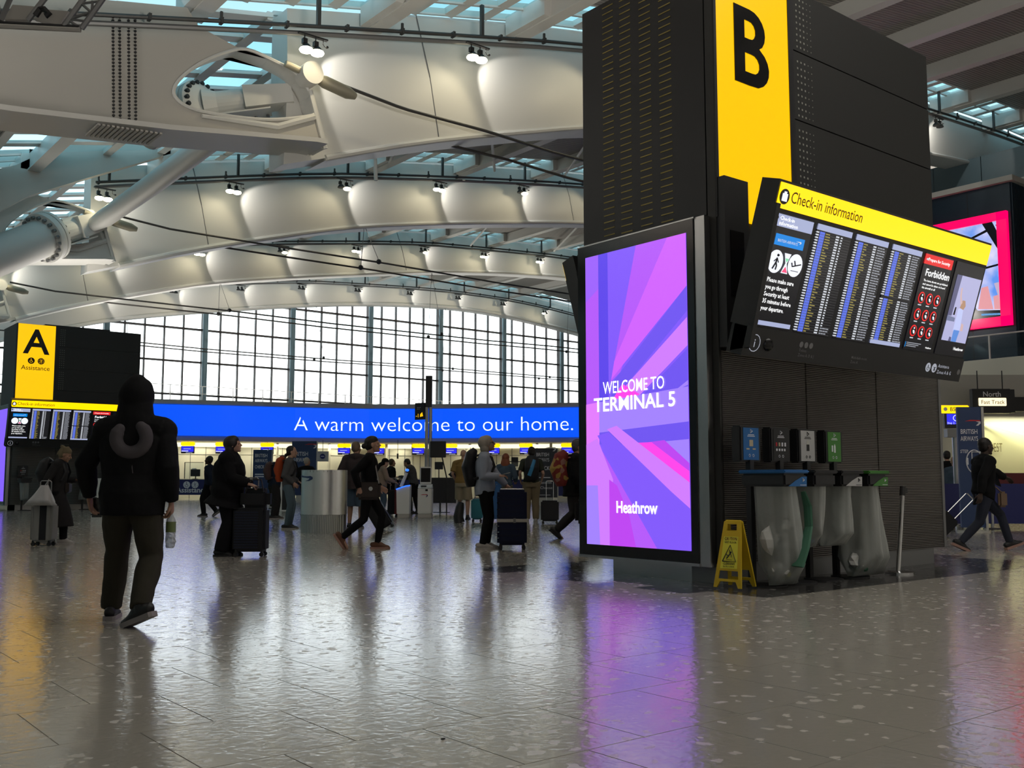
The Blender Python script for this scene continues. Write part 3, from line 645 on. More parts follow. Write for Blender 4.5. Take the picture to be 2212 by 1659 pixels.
m = MB(); T = FS @ Matrix.Translation((-.56, -.035, .12)); m.text('-1', .26, T, 'yellow_light', 'LEFT', .01); T = FS @ Matrix.Translation((-.3, -.035, .14)); m.add([T @ V((0, 0, 0)), T @ V((.2, 0, .03)), T @ V((.14, 0, .24)), T @ V((.02, 0, .14))], [(0, 1, 2, 3)], 'yellow_light'); m.box(-.5, -.25, -.036, -.033, .62, .64, 'sign_lt', FS).box(-.5, -.3, -.036, -.033, .54, .56, 'sign_lt', FS); m.build('print', f_)
# ---- tie cables, nodes and struts of the roof
for bi, n in enumerate(BN):
    nm = ['nearest', 'second', 'third', 'farthest'][bi]
    t = thing('tie_cable', f'pair of dark steel tie cables strung level under the {nm} roof beam', 'cable')
    for y_, s0, s1, z0 in ((n - .8, 12.2, 90, 11.5), (n + .9, 12.4 if bi else 15, 90, 11.5)):
        if bi == 3: s1 = 84
        if bi == 0: s1 = 44.7
        pts = [V((s0 + (s1 - s0) * q / 12, y_, z0 + .12 * (q / 12) - (.1 if q in (3, 4, 5) else 0) + (.25 if q == 0 else 0))) for q in range(13)]
        pts.insert(1, V((14.5, y_, z0 + .03)))
        MB().tube(pts, .045 if bi < 2 else .05, 'cable', 6).build('cable', t)
    for s in ((24.6, 40.5, 54, 66) if bi else (24.6, 40.5)):
        for y_ in (n - .8, n + .9):
            m = MB(); m.ball((s, y_, 11.55), .13, 'dark_metal', 8, 5); m.rod((s, y_, 11.6), (s - .3, n + .1, zl(s)), .018 if bi else .014, 'mid_metal', 4); m.build('hanger', t)
    if bi < 3:
        for y_, sh in ((n - .95, 0),):
            m = MB(); d = V((.96, 0, -.17)).normalized(); o = V((11.72, y_, 11.66 if bi == 0 else 11.5)); T = Matrix.Translation(o) @ d.to_track_quat('Z', 'Y').to_matrix().to_4x4()
            m.lathe([(.10, .28), (.13, .3), (.17, .45), (.17, 1.15), (.09, 1.4)], 'brass', n=14, T=T)
            m.lathe([(.09, -.7), (.09, -.28)], 'brass', n=12, T=T); m.build('cable_socket', t, smooth=True)
            m = MB(); m.lathe([(.30, -.26), (.30, .22)], 'white_steel', n=24, T=Matrix.Translation(o) @ Matrix.Rotation(math.pi / 2, 4, 'X')); m.build('pin', t, smooth=True)
# inclined steel legs with bolted collars that carry the nodes
def leg(bi, c0, c1, low, r, lab, yoff=0):
    n = BN[bi]; t = thing('roof_strut', lab, 'strut')
    c0, c1, low = V(c0), V(c1), V(low)
    MB().tube([low, c0], r, 'white_steel', 24).build('tube', t, smooth=True)
    d = (c0 - low).normalized(); T = Matrix.Translation(c0) @ d.to_track_quat('Z', 'Y').to_matrix().to_4x4()
    m = MB(); m.lathe([(r, -.28), (r * 1.34, -.22), (r * 1.34, .02)], 'white_steel', n=32, T=T); m.lathe([(r * 1.34, .06), (r * 1.34, .2), (r * .9, .34)], 'white_steel', n=32, T=T); m.lathe([(r * 1.15, .0), (r * 1.15, .07)], 'dark_metal', n=24, T=T); m.build('collar', t, smooth=True)
    for k in range(20):
        a = k * math.pi / 10; m = MB(); m.lathe([(.075, -.36), (.075, -.22)], 'mid_metal', (r * 1.15 * math.cos(a), r * 1.15 * math.sin(a), 0), 6, T); m.build('bolt', t); m = MB(); m.lathe([(.06, .2), (.06, .32)], 'dark_metal', (r * 1.15 * math.cos(a), r * 1.15 * math.sin(a), 0), 6, T); m.build('nut', t)
    m = MB(); L = (c1 - c0).length; T2 = Matrix.Translation(c0) @ (c1 - c0).to_track_quat('Z', 'Y').to_matrix().to_4x4()
    m.lathe([(r * .92, .2), (r * .70, .55), (r * .66, L * .62)], 'white_steel', n=24, T=T2)
    m.add([T2 @ V(q) for q in [(-r * .8, -r * .6, L * .5), (r * .8, -r * .6, L * .5), (r * .8, r * .6, L * .5), (-r * .8, r * .6, L * .5), (-r * .45, -r * .5, L), (r * .45, -r * .5, L), (r * .45, r * .5, L), (-r * .45, r * .5, L)]], [(0, 1, 5, 4), (1, 2, 6, 5), (2, 3, 7, 6), (3, 0, 4, 7), (4, 5, 6, 7), (3, 2, 1, 0)], 'white_steel')
    m.box(-r * .62, r * .62, -r * .76, -r * .68, .45, L * .75, 'white_steel', T2)
    for q in range(5): m.lathe([(.05, 0), (.05, .08)], 'mid_metal', (0, 0, 0), 6, T2 @ Matrix.Translation((r * (.55 - .05 * q), -r * .68, .5 + q * .32)) @ Matrix.Rotation(math.pi / 2, 4, 'X'))
    m.build('knuckle', t); return t
p0 = pn(425, 232, BN[0] + 1.2); leg(0, p0, pn(632, 206, BN[0]), p0 + (pn(340, 275, BN[0] + 2.6) - p0) * 1.25, .5, 'white steel strut with dark bolts seen through the oval opening of the nearest beam')
p0 = pn(100, 512, BN[1] - 1.2); t2 = leg(1, p0, pn(215, 478, BN[1] - .6), p0 + (pn(-40, 566, BN[1] - 2.6) - p0) * 4, .72, 'thick pale tubular strut with a bolted collar at the left edge')
t = thing('roof_strut', 'slimmer white tubular strut crossing in front of the lit spotlights at left', 'strut')
m = MB(); m.tube([pn(190, 492, BN[1] - 1.0), pn(228, 470, BN[1] - 1.6), pn(330, 398, 36), pn(480, 285, 31)], [.22, .36, .38, .38], 'white_steel', 20); m.build('tube', t, smooth=True)
# dim grey haunch of the second beam at the left edge
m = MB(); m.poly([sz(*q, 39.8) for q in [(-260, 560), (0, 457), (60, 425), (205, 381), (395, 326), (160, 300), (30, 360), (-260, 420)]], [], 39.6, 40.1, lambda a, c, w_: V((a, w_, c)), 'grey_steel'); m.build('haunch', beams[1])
# dark lighting truss hanging at the top left corner
t = thing('lighting_truss', 'dark aluminium lighting truss with panels at the top left corner', 'truss')
D0 = 12.0
P = lambda x, y, d=0: dep(x, y, D0 + d)
m = MB(); m.quad(P(-60, 48), P(176, 62), P(176, 70), P(-60, 58), 'grey_steel'); m.box(0, 1, 0, 1, 0, 1, 'dark_metal', Matrix.Translation(P(-60, 44)) @ Matrix(((*(P(174, 58) - P(-60, 44)), 0), (0, 0, 0, 0), (0, 0, 0, 0), (0, 0, 0, 1))).transposed() @ Matrix.Identity(4)) if False else None
m.tube([P(-80, 52), P(174, 64)], .035, 'grey_steel', 6); m.tube([P(-80, 46), P(172, 60)], .03, 'dark_metal', 6); m.build('bottom_chord', t)
for i, (a, b) in enumerate((((-10, -10), (0, 46)), ((25, -10), (2, 44)), ((110, -20), (60, 44)), ((182, -5), (138, 56)), ((224, -5), (176, 62)))):
    MB().tube([P(*a), P(*b)], .035, 'mid_metal', 6).build('chord', t)
for q in (((8, 42), (27, 10), (76, 14), (60, 42)), ((72, 40), (98, 20), (148, 24), (128, 54))):
    a = [P(*z_, .15) for z_ in q]; MB().add(a + [z_ + c2w(0, .08, 0) for z_ in a], [(0, 1, 2, 3), (7, 6, 5, 4), (0, 4, 5, 1), (1, 5, 6, 2), (2, 6, 7, 3), (3, 7, 4, 0)], 'grey_steel').build('panel', t)
for a, b in (((176, 8), (196, 26)), ((196, 26), (150, 42)), ((150, 42), (184, 46)), ((200, 2), (198, 26)), ((148, 44), (172, 60)), ((178, 8), (222, 2))):
    MB().tube([P(*a), P(*b)], .018, 'mid_metal', 5).build('brace', t)
MB().tube([P(76, 34), P(86, 20), P(96, 20), P(106, 30), P(98, 34)], .04, 'black', 6).build('clamp', t)
for a in ((30, -5), (160, -5)): MB().rod(P(*a), P(*a) + V((0, 0, zs(6) - P(*a).z)), .02).build('hanger', t)
# ================================================================== right-hand mezzanine with the big screen
mz = struct('wall_east')
SX, SN = 45.05, 20.24
def east(y, z): return V((SX, y, z))
m = MB(); m.box(SX, SX + 14, SN, SN + 16, 6.35, 14.5, 'steel_blue'); m.build('block', mz)
ribs = MB()
for k in range(60): ribs.box(SX + .1 + k * .14, SX + .16 + k * .14, SN - .06, SN, 6.4, 14.5, 'steel_blue')
ribs.build('cladding_rib', mz)
jb = MB()
for y in (22.2, 24.2, 26.2): jb.box(SX - .012, SX, y - .012, y + .012, 6.4, 14.4, 'black')
jb.box(SX - .012, SX, SN, SN + 16, 12.9, 12.92, 'black'); jb.build('cladding_joint', mz)
MB().box(SX - .25, SX + 14.2, SN - .25, SN + 16.2, 14.5, 14.75, 'grey_steel').build('parapet', mz)
MB().box(43.2, 60, -8, 40, 5.0, 6.35, 'wall_cream').build('mezzanine_edge', mz)
MB().box(44.4, 60, -8, 40, 4.4, 5.0, 'wall_grey').build('mezzanine_soffit', mz)
MB().box(60, 60.3, -8, 40, 0, 5.0, 'wall_grey').box(SX + 14, 103, 6, 36.4, 0, 14.5, 'wall_grey').build('rear_wall', mz)
t = thing('balcony_railing', 'pale metal railing on the mezzanine edge below the big screen', 'railing')
MB().tube([(43.4, -4, 7.42), (43.4, 30, 7.42)], .035, 'white_steel', 8).build('handrail', t)
for k in range(18):
    y = -3.5 + k * 1.85 + .14; MB().box(43.37, 43.43, y - .03, y + .03, 6.35, 7.42, 'white_steel').build('post', t)
for k in range(17):
    y = -3.5 + k * 1.85 + .14; MB().box(43.39, 43.41, y + .08, y + 1.77, 6.45, 7.3, 'glass').build('glass_panel', t)
# the screen: pink light frame, picture of sky behind dark diagonals
t = thing('video_screen', 'large outdoor scene screen in a glowing pink frame on the dark blue block', 'screen')
yl, yr = 26.4, SN + .12
m = MB()
z0, z1 = 8.0, 13.18
for a in ((yr, yl, z1 - .38, z1), (yr, yl, z0, z0 + .42), (yr, yr + .45, z0, z1), (yl - .45, yl, z0, z1)): m.box(SX - .22, SX, a[0], a[1], a[2], a[3], 'pink')
m.build('light_frame', t)
g0, g1, h0, h1 = yr + .45, yl - .45, z0 + .42, z1 - .38
sm_ = mat('screen_sky', (0, 0, 0), .3); tt = sm_.node_tree; b_ = tt.nodes['Principled BSDF']; tcx = nn('ShaderNodeTexCoord', tt); nz = nn('ShaderNodeTexNoise', tt); nz.inputs['Scale'].default_value = .6; nz.inputs['Detail'].default_value = 5
crp = nn('ShaderNodeValToRGB', tt); crp.color_ramp.elements[0].position = .38; crp.color_ramp.elements[0].color = (.12, .30, .85, 1); crp.color_ramp.elements[1].position = .62; crp.color_ramp.elements[1].color = (.75, .70, .92, 1)
tt.links.new(tcx.outputs['Object'], nz.inputs['Vector']); tt.links.new(nz.outputs['Fac'], crp.inputs[0]); tt.links.new(crp.outputs[0], b_.inputs['Emission Color']); b_.inputs['Emission Strength'].default_value = .95
MB().box(SX - .12, SX, g0, g1, h0, h1, 'screen_sky').build('picture', t)
def scr(px, py): p = pn(px, py, SX - .14, 0); return p
dk = MB()
def barp(pts, mt='screen_black'): dk.add([scr(*q) for q in pts], [tuple(range(len(pts)))], mt)
barp([(2115, 474), (2138, 470), (2172, 535), (2174, 568)]); barp([(2096, 514), (2130, 496), (2132, 501), (2100, 517)]); barp([(2150, 486), (2173, 474), (2173, 480), (2155, 492)]); barp([(2128, 577), (2173, 565), (2173, 569), (2130, 581)])
barp([(2100, 655), (2112, 671), (2181, 669), (2181, 688), (2170, 690), (2090, 696)]); barp([(2042, 496), (2048, 490), (2118, 473), (2114, 470), (2030, 485)])
mat('scr_warm', (0, 0, 0), .5, emit=(.80, .35, .38), es=.9); mat('scr_pale', (0, 0, 0), .5, emit=(.55, .45, .62), es=.9); mat('scr_line', (0, 0, 0), .5, emit=(.2, .5, .95), es=1)
barp([(2113, 668), (2120, 622), (2134, 618), (2146, 668)], 'scr_warm'); barp([(2147, 612), (2170, 606), (2180, 615), (2181, 668), (2166, 668)], 'scr_pale'); barp([(2148, 668), (2146, 640), (2158, 636), (2164, 668)], 'scr_warm'); barp([(2120, 678), (2181, 675), (2181, 679), (2120, 682)], 'scr_line')
dk.build('picture_shapes', t)
# below the mezzanine: signs, banner, barrier and lit desk wall
t = thing('hanging_sign', 'black hanging sign reading North above a glowing Fast Track capsule', 'sign', dep(2144, 893, 36), RZ)
MB().bbox(-.75, .62, -.12, .12, 0, .88, 'black', .01).box(.62, .78, -.1, .1, .02, .86, 'black').build('case', t)
MB().bbox(-.55, .45, -.16, -.125, .26, .55, mat('capsule', (0, 0, 0), .4, emit=(1, .82, .5), es=1.4), .015).build('capsule', t)
m = MB(); m.text('North', .26, yz(-.05, -.125, .60), 'sign_lt', 'CENTER', .01); m.text('Fast Track', .2, yz(-.05, -.165, .33), mat('sign_brown', (.2, .1, .02), .6), 'CENTER', .006); m.build('lettering', t)
for x in (-.5, .4): MB().rod((x, 0, .88), (x, 0, 5.0 - 3.45), .02).build('hanger', t)
MB().box(.8, 4, .3, .5, .1, .62, 'black').build('side_panel', t)
t = thing('zone_display', 'yellow light header with letter and number over a small blue screen at right', 'display', dep(2062, 925, 24), RZ)
MB().bbox(-.33, .35, -.06, .06, .36, .55, 'yellow_sign', .02).build('header', t); MB().bbox(-.25, .3, -.05, .05, 0, .35, 'black', .01).build('case', t); MB().box(-.2, .28, -.06, -.052, .09, .34, 'screen_blue').build('screen', t)
m = MB(); m.text('B5', .13, yz(-.12, -.065, .41), 'sign_brown', 'LEFT', .012); disc(m, -.23, .455, .045, 'sign_lt', -.065, 12); m.text('Step 2 - Bag', .07, yz(-.2, -.065, .1), 'screen_white', 'LEFT'); m.tube([(.04 + .09 * math.cos(a), -.065, .24 + .075 * math.sin(a)) for a in [k * .5 for k in range(11)]], .008, 'screen_white', 4); m.build('print', t)
MB().box(-.22, .22, -.1, .1, -.22, -.02, 'mid_metal').rod((0, 0, -2.3), (0, 0, -.2), .07, 'steel', 10).build('stand', t)
def ex4(m):
    ribbon(m, -.1, 2.3, .33, -.04, 'print_red', 'sign_lt'); ba_text(m, yz(-.2, -.04, 2.04), .14, 'sign_lt')
    m.text('STEP', .10, yz(-.22, -.04, 1.64), 'sign_lt', 'LEFT', .01, fit=.17); m.text('1', .2, yz(-.12, -.04, 1.4), 'sign_lt', 'LEFT', .01)
    m.tube([(.07 + .17 * math.cos(a), -.04, 1.46 + .24 * math.sin(a)) for a in [.6 + k * .28 for k in range(20)]], .012, 'sign_lt', 4); m.tube([(.2, -.04, 1.66), (.02, -.04, 1.66), (.02, -.04, 1.34), (.2, -.04, 1.34)], .012, 'sign_lt', 4)
pb = gr(2098, 1150); banner(2098, 0, pb.x * SA + pb.y * CA, .5, 2.6, .1, 'navy step one banner stand beside the walking woman at right', ex4, 'banner_navy')
t = thing('queue_barrier', 'long deep blue fabric queue barrier behind the walking woman at right', 'barrier', gr(2120, 1143), RZ)
for i in range(4): MB().box(-.95 + i * 1.2, .22 + i * 1.2, -.01, .01, .12, 1.0, 'navy').build('fabric_panel', t); MB().rod((-.95 + i * 1.2, 0, 0), (-.95 + i * 1.2, 0, 1.03), .035, 'steel', 8).lathe([(.2, 0), (.18, .03)], 'dark_metal', (-.95 + i * 1.2, 0, 0), 16).build('post', t)
m = MB(); p = dep(2190, 1040, 37); p.z = 0; T = Matrix.Translation(p) @ Matrix.Rotation(RZ, 4, 'Z')
m.box(-1.55, 6, 0, .2, 0, 3.25, mat('desk_wall', (.72, .72, .48), .6), T).box(-2.6, 6, 0, .3, 3.25, 5.0, 'wall_grey', T).box(-2.6, -1.55, 0, .3, 0, 3.25, 'wall_grey', T); m.build('lit_wall', mz)
t = thing('back_lit_counter', 'brightly lit cream counter wall with glass screens at the far right', 'counter', p, RZ)
MB().box(-1.2, 6, -1.2, -.6, 0, 1.35, mat('dark_red', (.15, .02, .03), .5)).build('counter', t)
m = MB(); m.tube([(-1.0, -.1, 3.15), (.5, -.3, 2.7), (2.4, -.6, 2.0)], .035, 'cove', 6); m.build('light_line', t)
m = MB(); m.text('GUEST', .46, yz(-.70, -.05, 2.14), mat('sign_bronze', (.18, .15, .05), .5), 'CENTER', -.002, fit=.62); m.build('lettering', t)
for x in (0, .5, 1.1): MB().box(x, x + .4, -1.0, -.98, 1.35, 2.2, 'glass').box(x, x + .02, -1.0, -.97, 1.35, 2.3, 'mid_metal').build('glass_screen', t)
MB().bbox(.15, .5, -1.3, -1.2, .75, 1.7, 'mid_metal', .02).build('card_reader', t)
a_ = area('counter_wash', p + c2w(1.4, -.5, 3.5), p + c2w(1.4, -.1, 1.0), 5, .3, 110, (1, .95, .6), 150)
for x, y in ((47, 12), (47, 18), (51, 15), (47, 25)): spot('mezzanine_fill', (x, y, 4.36), (x, y, 0), 190, 150, (1, .96, .85), .6, size=.06)  # spots added under the soffit to brighten the dark space below
for x, y in ((41, 16), (41, 24)): spot('mezzanine_fill', (x, y, 9.4), (44.5, y, 6.0), 160, 120, (1, .93, .85), .6, size=.1)  # added spots without fixtures, brightening the mezzanine edge
# blue grey panels with a strip of panes above the dark block
cl_ = struct('wall_clerestory')
mat('panel_blue', (.10, .15, .175), .4); mat('pane_pale', (.34, .50, .56), .15)
for k in range(6):
    y = SN + .6 + k * 2.5; MB().box(SX + 3.9, SX + 4.2, y + .02, y + 2.48, 15.75, 17.3, 'panel_blue').build('panel', cl_)
    for j in range(4): MB().box(SX + 3.95, SX + 4.0, y + .03 + j * .625, y + .60 + j * .625, 14.8, 15.7, 'pane_pale').build('pane', cl_)
MB().box(SX + 3.9, SX + 4.3, SN + .5, SN + 15.7, 15.68, 15.76, 'white_steel').build('sill', cl_)
# ================================================================== SIGN TOWERS (frame: x along the board face, y into the tower, z up; origin at the near corner)
wavemat('ribbed_steel', (.30, .28, .26), 'Z', 15.0, .010, .35, .7, .4)
mat('panel_black', (.022, .022, .021), .5, .1); mat('slot_gold', (.32, .25, .06), .5, .2)
emat('ad_base', (.22, .10, .95), .95)
for nm, c in dict(a1=(.33, .12, .95), a2=(.11, .06, .80), a3=(.22, .10, .93), a4=(.45, .10, .92), a5=(.62, .12, .98), a6=(.16, .09, .85), a7=(.98, .06, .80), a8=(.62, .20, .95), a9=(.36, .22, .98), a10=(.50, .06, .85), a11=(.75, .20, .95)).items(): emat('ad_' + nm, c, .95)
emat('ad_text', (1, 1, 1), 1.5)
def tower(loc, letter, label, full):
    t = thing('sign_tower', label, 'sign tower', loc)
    TH_ = 6.87; L, Wd = 4.5, 2.06
    MB().box(0.3, L - .29, .45, 1.58, 0, .2, 'steel').box(.3, .3 + .012, .44, 1.59, .0, .2, 'steel').build('plinth', t)
    if full: MB().box(.0, .32, .42, 1.6, 0, .2, 'steel').box(0, 4.2, .0, .42, .0, .2, 'mid_metal').build('plinth', t)
    MB().box(.02, L, .02, Wd, .2, TH_, 'black').build('body', t)
    # front: ribbed steel cladding sheets below, black panels above
    for i, (x0, x1) in enumerate(((.02, 1.5), (1.52, 2.95), (2.97, 4.46))): MB().box(x0, x1, -.01, .03, .2, 2.42, 'ribbed_steel').build('cladding_sheet', t)
    MB().box(4.44, 4.5, -.02, .1, .2, 3.0, 'mid_metal').build('corner_trim', t)
    zz = [2.45, 3.28, 4.45, 5.26, 6.10, 6.86]
    for a, b in zip(zz, zz[1:]):
        MB().box(1.42, 4.5, -.012, .03, a + .008, b - .008, 'panel_black').build('panel', t)
    hl = MB()
    for a, b in zip(zz[2:], zz[3:]):
        for r in range(9):
            for c in range(5 if full else 3):
                x = 1.52 + c * .07 + (.0 if r % 2 else .0); z = a + .06 + r * (b - a - .1) / 9; s = .011 if c < 3 else .006
                hl.box(x - s, x + s, -.016, -.012, z - s, z + s, 'hole')
    hl.build('perforation', t, kind='stuff')
    MB().box(1.33, 1.42, -.03, .05, 2.45, 6.87, 'black').box(-.01, .03, -.03, .05, 3.85, 6.87, 'black').build('light_box_frame', t)
    lb = MB().box(.03, 1.33, -.02, .03, 3.88, 6.86, 'yellow_light').build('light_box', t)
    if letter == 'B':
        m = MB(); fn = lambda a, b, w: V((a, w, b))
        o = [(.34, 5.44), (.34, 6.33), (.62, 6.33)] + [(.62 + .27 * math.sin(q) , 6.09 + .24 * math.cos(q)) for q in [k * .32 for k in range(1, 8)]] + [(.78, 5.91)] + [(.66 + .29 * math.sin(q), 5.68 + .245 * math.cos(q)) for q in [.5 + k * .33 for k in range(8)]] + [(.6, 5.44)]
        h1 = [(.52, 5.59), (.52, 5.81), (.64, 5.81)] + [(.66 + .12 * math.sin(q), 5.70 + .11 * math.cos(q)) for q in [.3 + k * .5 for k in range(6)]] + [(.64, 5.59)]
        h2 = [(.52, 5.98), (.52, 6.19), (.60, 6.19)] + [(.62 + .10 * math.sin(q), 6.085 + .105 * math.cos(q)) for q in [.3 + k * .5 for k in range(6)]] + [(.60, 5.98)]
        m.poly(o, [h1, h2], -.03, -.021, fn, 'black_gloss'); m.build('letter', t)
        # dark recorder cabinet in front of the lower left of the light box
        MB().box(-.0, .40, -.12, .0, 2.45, 4.28, 'black').box(.08, .3, -.13, -.12, 3.0, 3.7, 'black_gloss').build('side_cabinet', t)
    else:
        m = MB(); m.text('A', 1.28, yz(.68, -.03, 5.78), 'black', 'CENTER', .018); m.build('letter', t)
        m = MB(); m.text('Assistance', .235, yz(.68, -.03, 5.16), 'sign_brown', 'CENTER', .004); disc(m, .52, 5.5, .12, 'black', -.03); wheelchair(m, .52, 5.5, .11, 'yellow_light', -.045); disc(m, .86, 5.5, .12, 'sign_brown', -.03); person_ring(m, .86, 5.5, .11, 'yellow_light', -.045); m.build('lettering', t)
    # side face with slots and the advertising screen
    MB().box(-.012, .03, -.01, .10, .2, TH_, 'charcoal').build('corner_post', t)
    MB().box(-.008, .02, .12, 2.05, 3.9, TH_, 'black').build('side_sheet', t)
    sl = MB()
    for c, y in enumerate((.68, .99, 1.31, 1.60)):
        for r in range(36):
            z = 3.94 + .081 * r + (.02 if c % 2 else 0)
            if full: sl.box(-.013, -.006, y - .09, y + .09, z, z + .013, 'slot_gold')
    if full: sl.build('vent_slot', t, kind='stuff')
    s = thing('advertising_screen', 'tall purple advertising screen welcoming to the terminal on the side of the big sign tower' if full else 'tall purple advertising screen on the side of the far left sign tower', 'screen', loc)
    MB().box(-.11, -.02, .07, 2.04, .17, 3.87, 'steel').build('housing', s)
    MB().box(-.125, -.11, .215, 2.035, .2, 3.86, 'black_gloss').build('bezel', s)
    MB().box(-.13, -.11, .2, 2.04, .17, .2, 'steel').box(-.13, -.11, .2, 2.04, 3.86, 3.875, 'steel').build('edge_strip', s)
    y0, y1, z0, z1 = .31, 1.895, .325, 3.72                                    # y grows to the left in the picture
    MB().box(-.130, -.124, y0, y1, z0, z1, 'ad_base').build('picture', s)
    if not full: return t, s
    sh = MB(); k = [0]
    def Q(pts, mt):                                                          # points as picture fractions: x from the left, y from the top
        k[0] += 1; sh.add([(-.1305 - .0003 * k[0], y1 - (y1 - y0) * a, z1 - (z1 - z0) * b) for a, b in pts], [tuple(range(len(pts)))], mt)
    Q([(0, 0), (.14, 0), (.14, .52), (0, .52)], 'ad_a4'); Q([(0, 0), (.14, 0), (.14, .12), (0, .16)], 'ad_a1'); Q([(.14, 0), (.24, 0), (.24, .52), (.14, .52)], 'ad_a2'); Q([(.24, 0), (.53, 0), (.26, .5), (.24, .5)], 'ad_a3')
    Q([(.53, 0), (.83, 0), (.36, .42), (.26, .45)], 'ad_a4'); Q([(.83, 0), (1, 0), (1, .17), (.27, .44), (.30, .38)], 'ad_a5'); Q([(1, .17), (1, .25), (.27, .52), (.26, .46)], 'ad_a6')
    Q([(1, .27), (1, .36), (.50, .52), (.26, .52)], 'ad_a8'); Q([(.26, .52), (.38, .46), (.55, .5), (.50, .52)], 'ad_a7'); Q([(.24, .53), (.5, .53), (.72, .46), (1, .37), (1, .50), (.86, .53), (.24, .56)], 'ad_a6'); Q([(.88, .50), (1, .47), (1, .485)], 'ad_a9')
    Q([(0, .52), (.14, .515), (.14, .70), (0, .70)], 'ad_a11'); Q([(.14, .515), (1, .49), (1, .60), (.14, .62)], 'ad_a9')
    Q([(.14, .62), (1, .60), (1, .66), (.46, .665), (.14, .66)], 'ad_a6'); Q([(.46, .665), (1, .655), (1, .77)], 'ad_a9'); Q([(.62, .66), (1, .76), (1, .73), (.78, .655)], 'ad_a10')
    Q([(.50, .66), (.66, .66), (1, .755), (1, .80)], 'ad_a7'); Q([(.22, .61), (.32, .60), (1, .79), (1, .87), (.84, .82)], 'ad_a8')
    Q([(.12, .63), (.24, .62), (1, .88), (1, 1), (.70, 1)], 'ad_a3'); Q([(0, .70), (.13, .66), (.70, 1), (.24, 1), (.14, .9), (0, .9)], 'ad_a4'); Q([(0, .66), (.12, .64), (.28, .78), (.24, 1), (.0, 1)], 'ad_a8'); Q([(0, .8), (.12, .8), (.14, 1), (0, 1)], 'ad_a9')
    Q([(.24, .78), (.32, .80), (.44, .9), (.50, 1), (.24, 1)], 'ad_a10')
    sh.build('picture_shapes', s)
    m = MB(); TM = lambda y, z: Matrix.Translation((-.146, y, z)) @ Matrix.Rotation(-math.pi / 2, 4, 'Z')
    m.text('WELCOME TO', .20, TM(1.115, 2.06), 'ad_text', 'CENTER', .004, fit=.955); m.text('TERMINAL 5', .225, TM(1.112, 1.86), 'ad_text', 'CENTER', .017, fit=1.265)
    m.text('Heathrow', .185, TM(1.085, .70), 'ad_text', 'CENTER', .022, fit=.63); m.build('lettering', s)
    return t, s
mat('hole', (.30, .30, .26), .5)
TB = V((8.22, 6.76, 0)); TA = V((8.64, 39.82, 0))
tw, ad = tower(TB, 'B', 'big black sign tower with a glowing yellow letter B panel', True)
tower(TA, 'A', 'distant black sign tower with a glowing yellow letter A panel behind the hooded man', False)
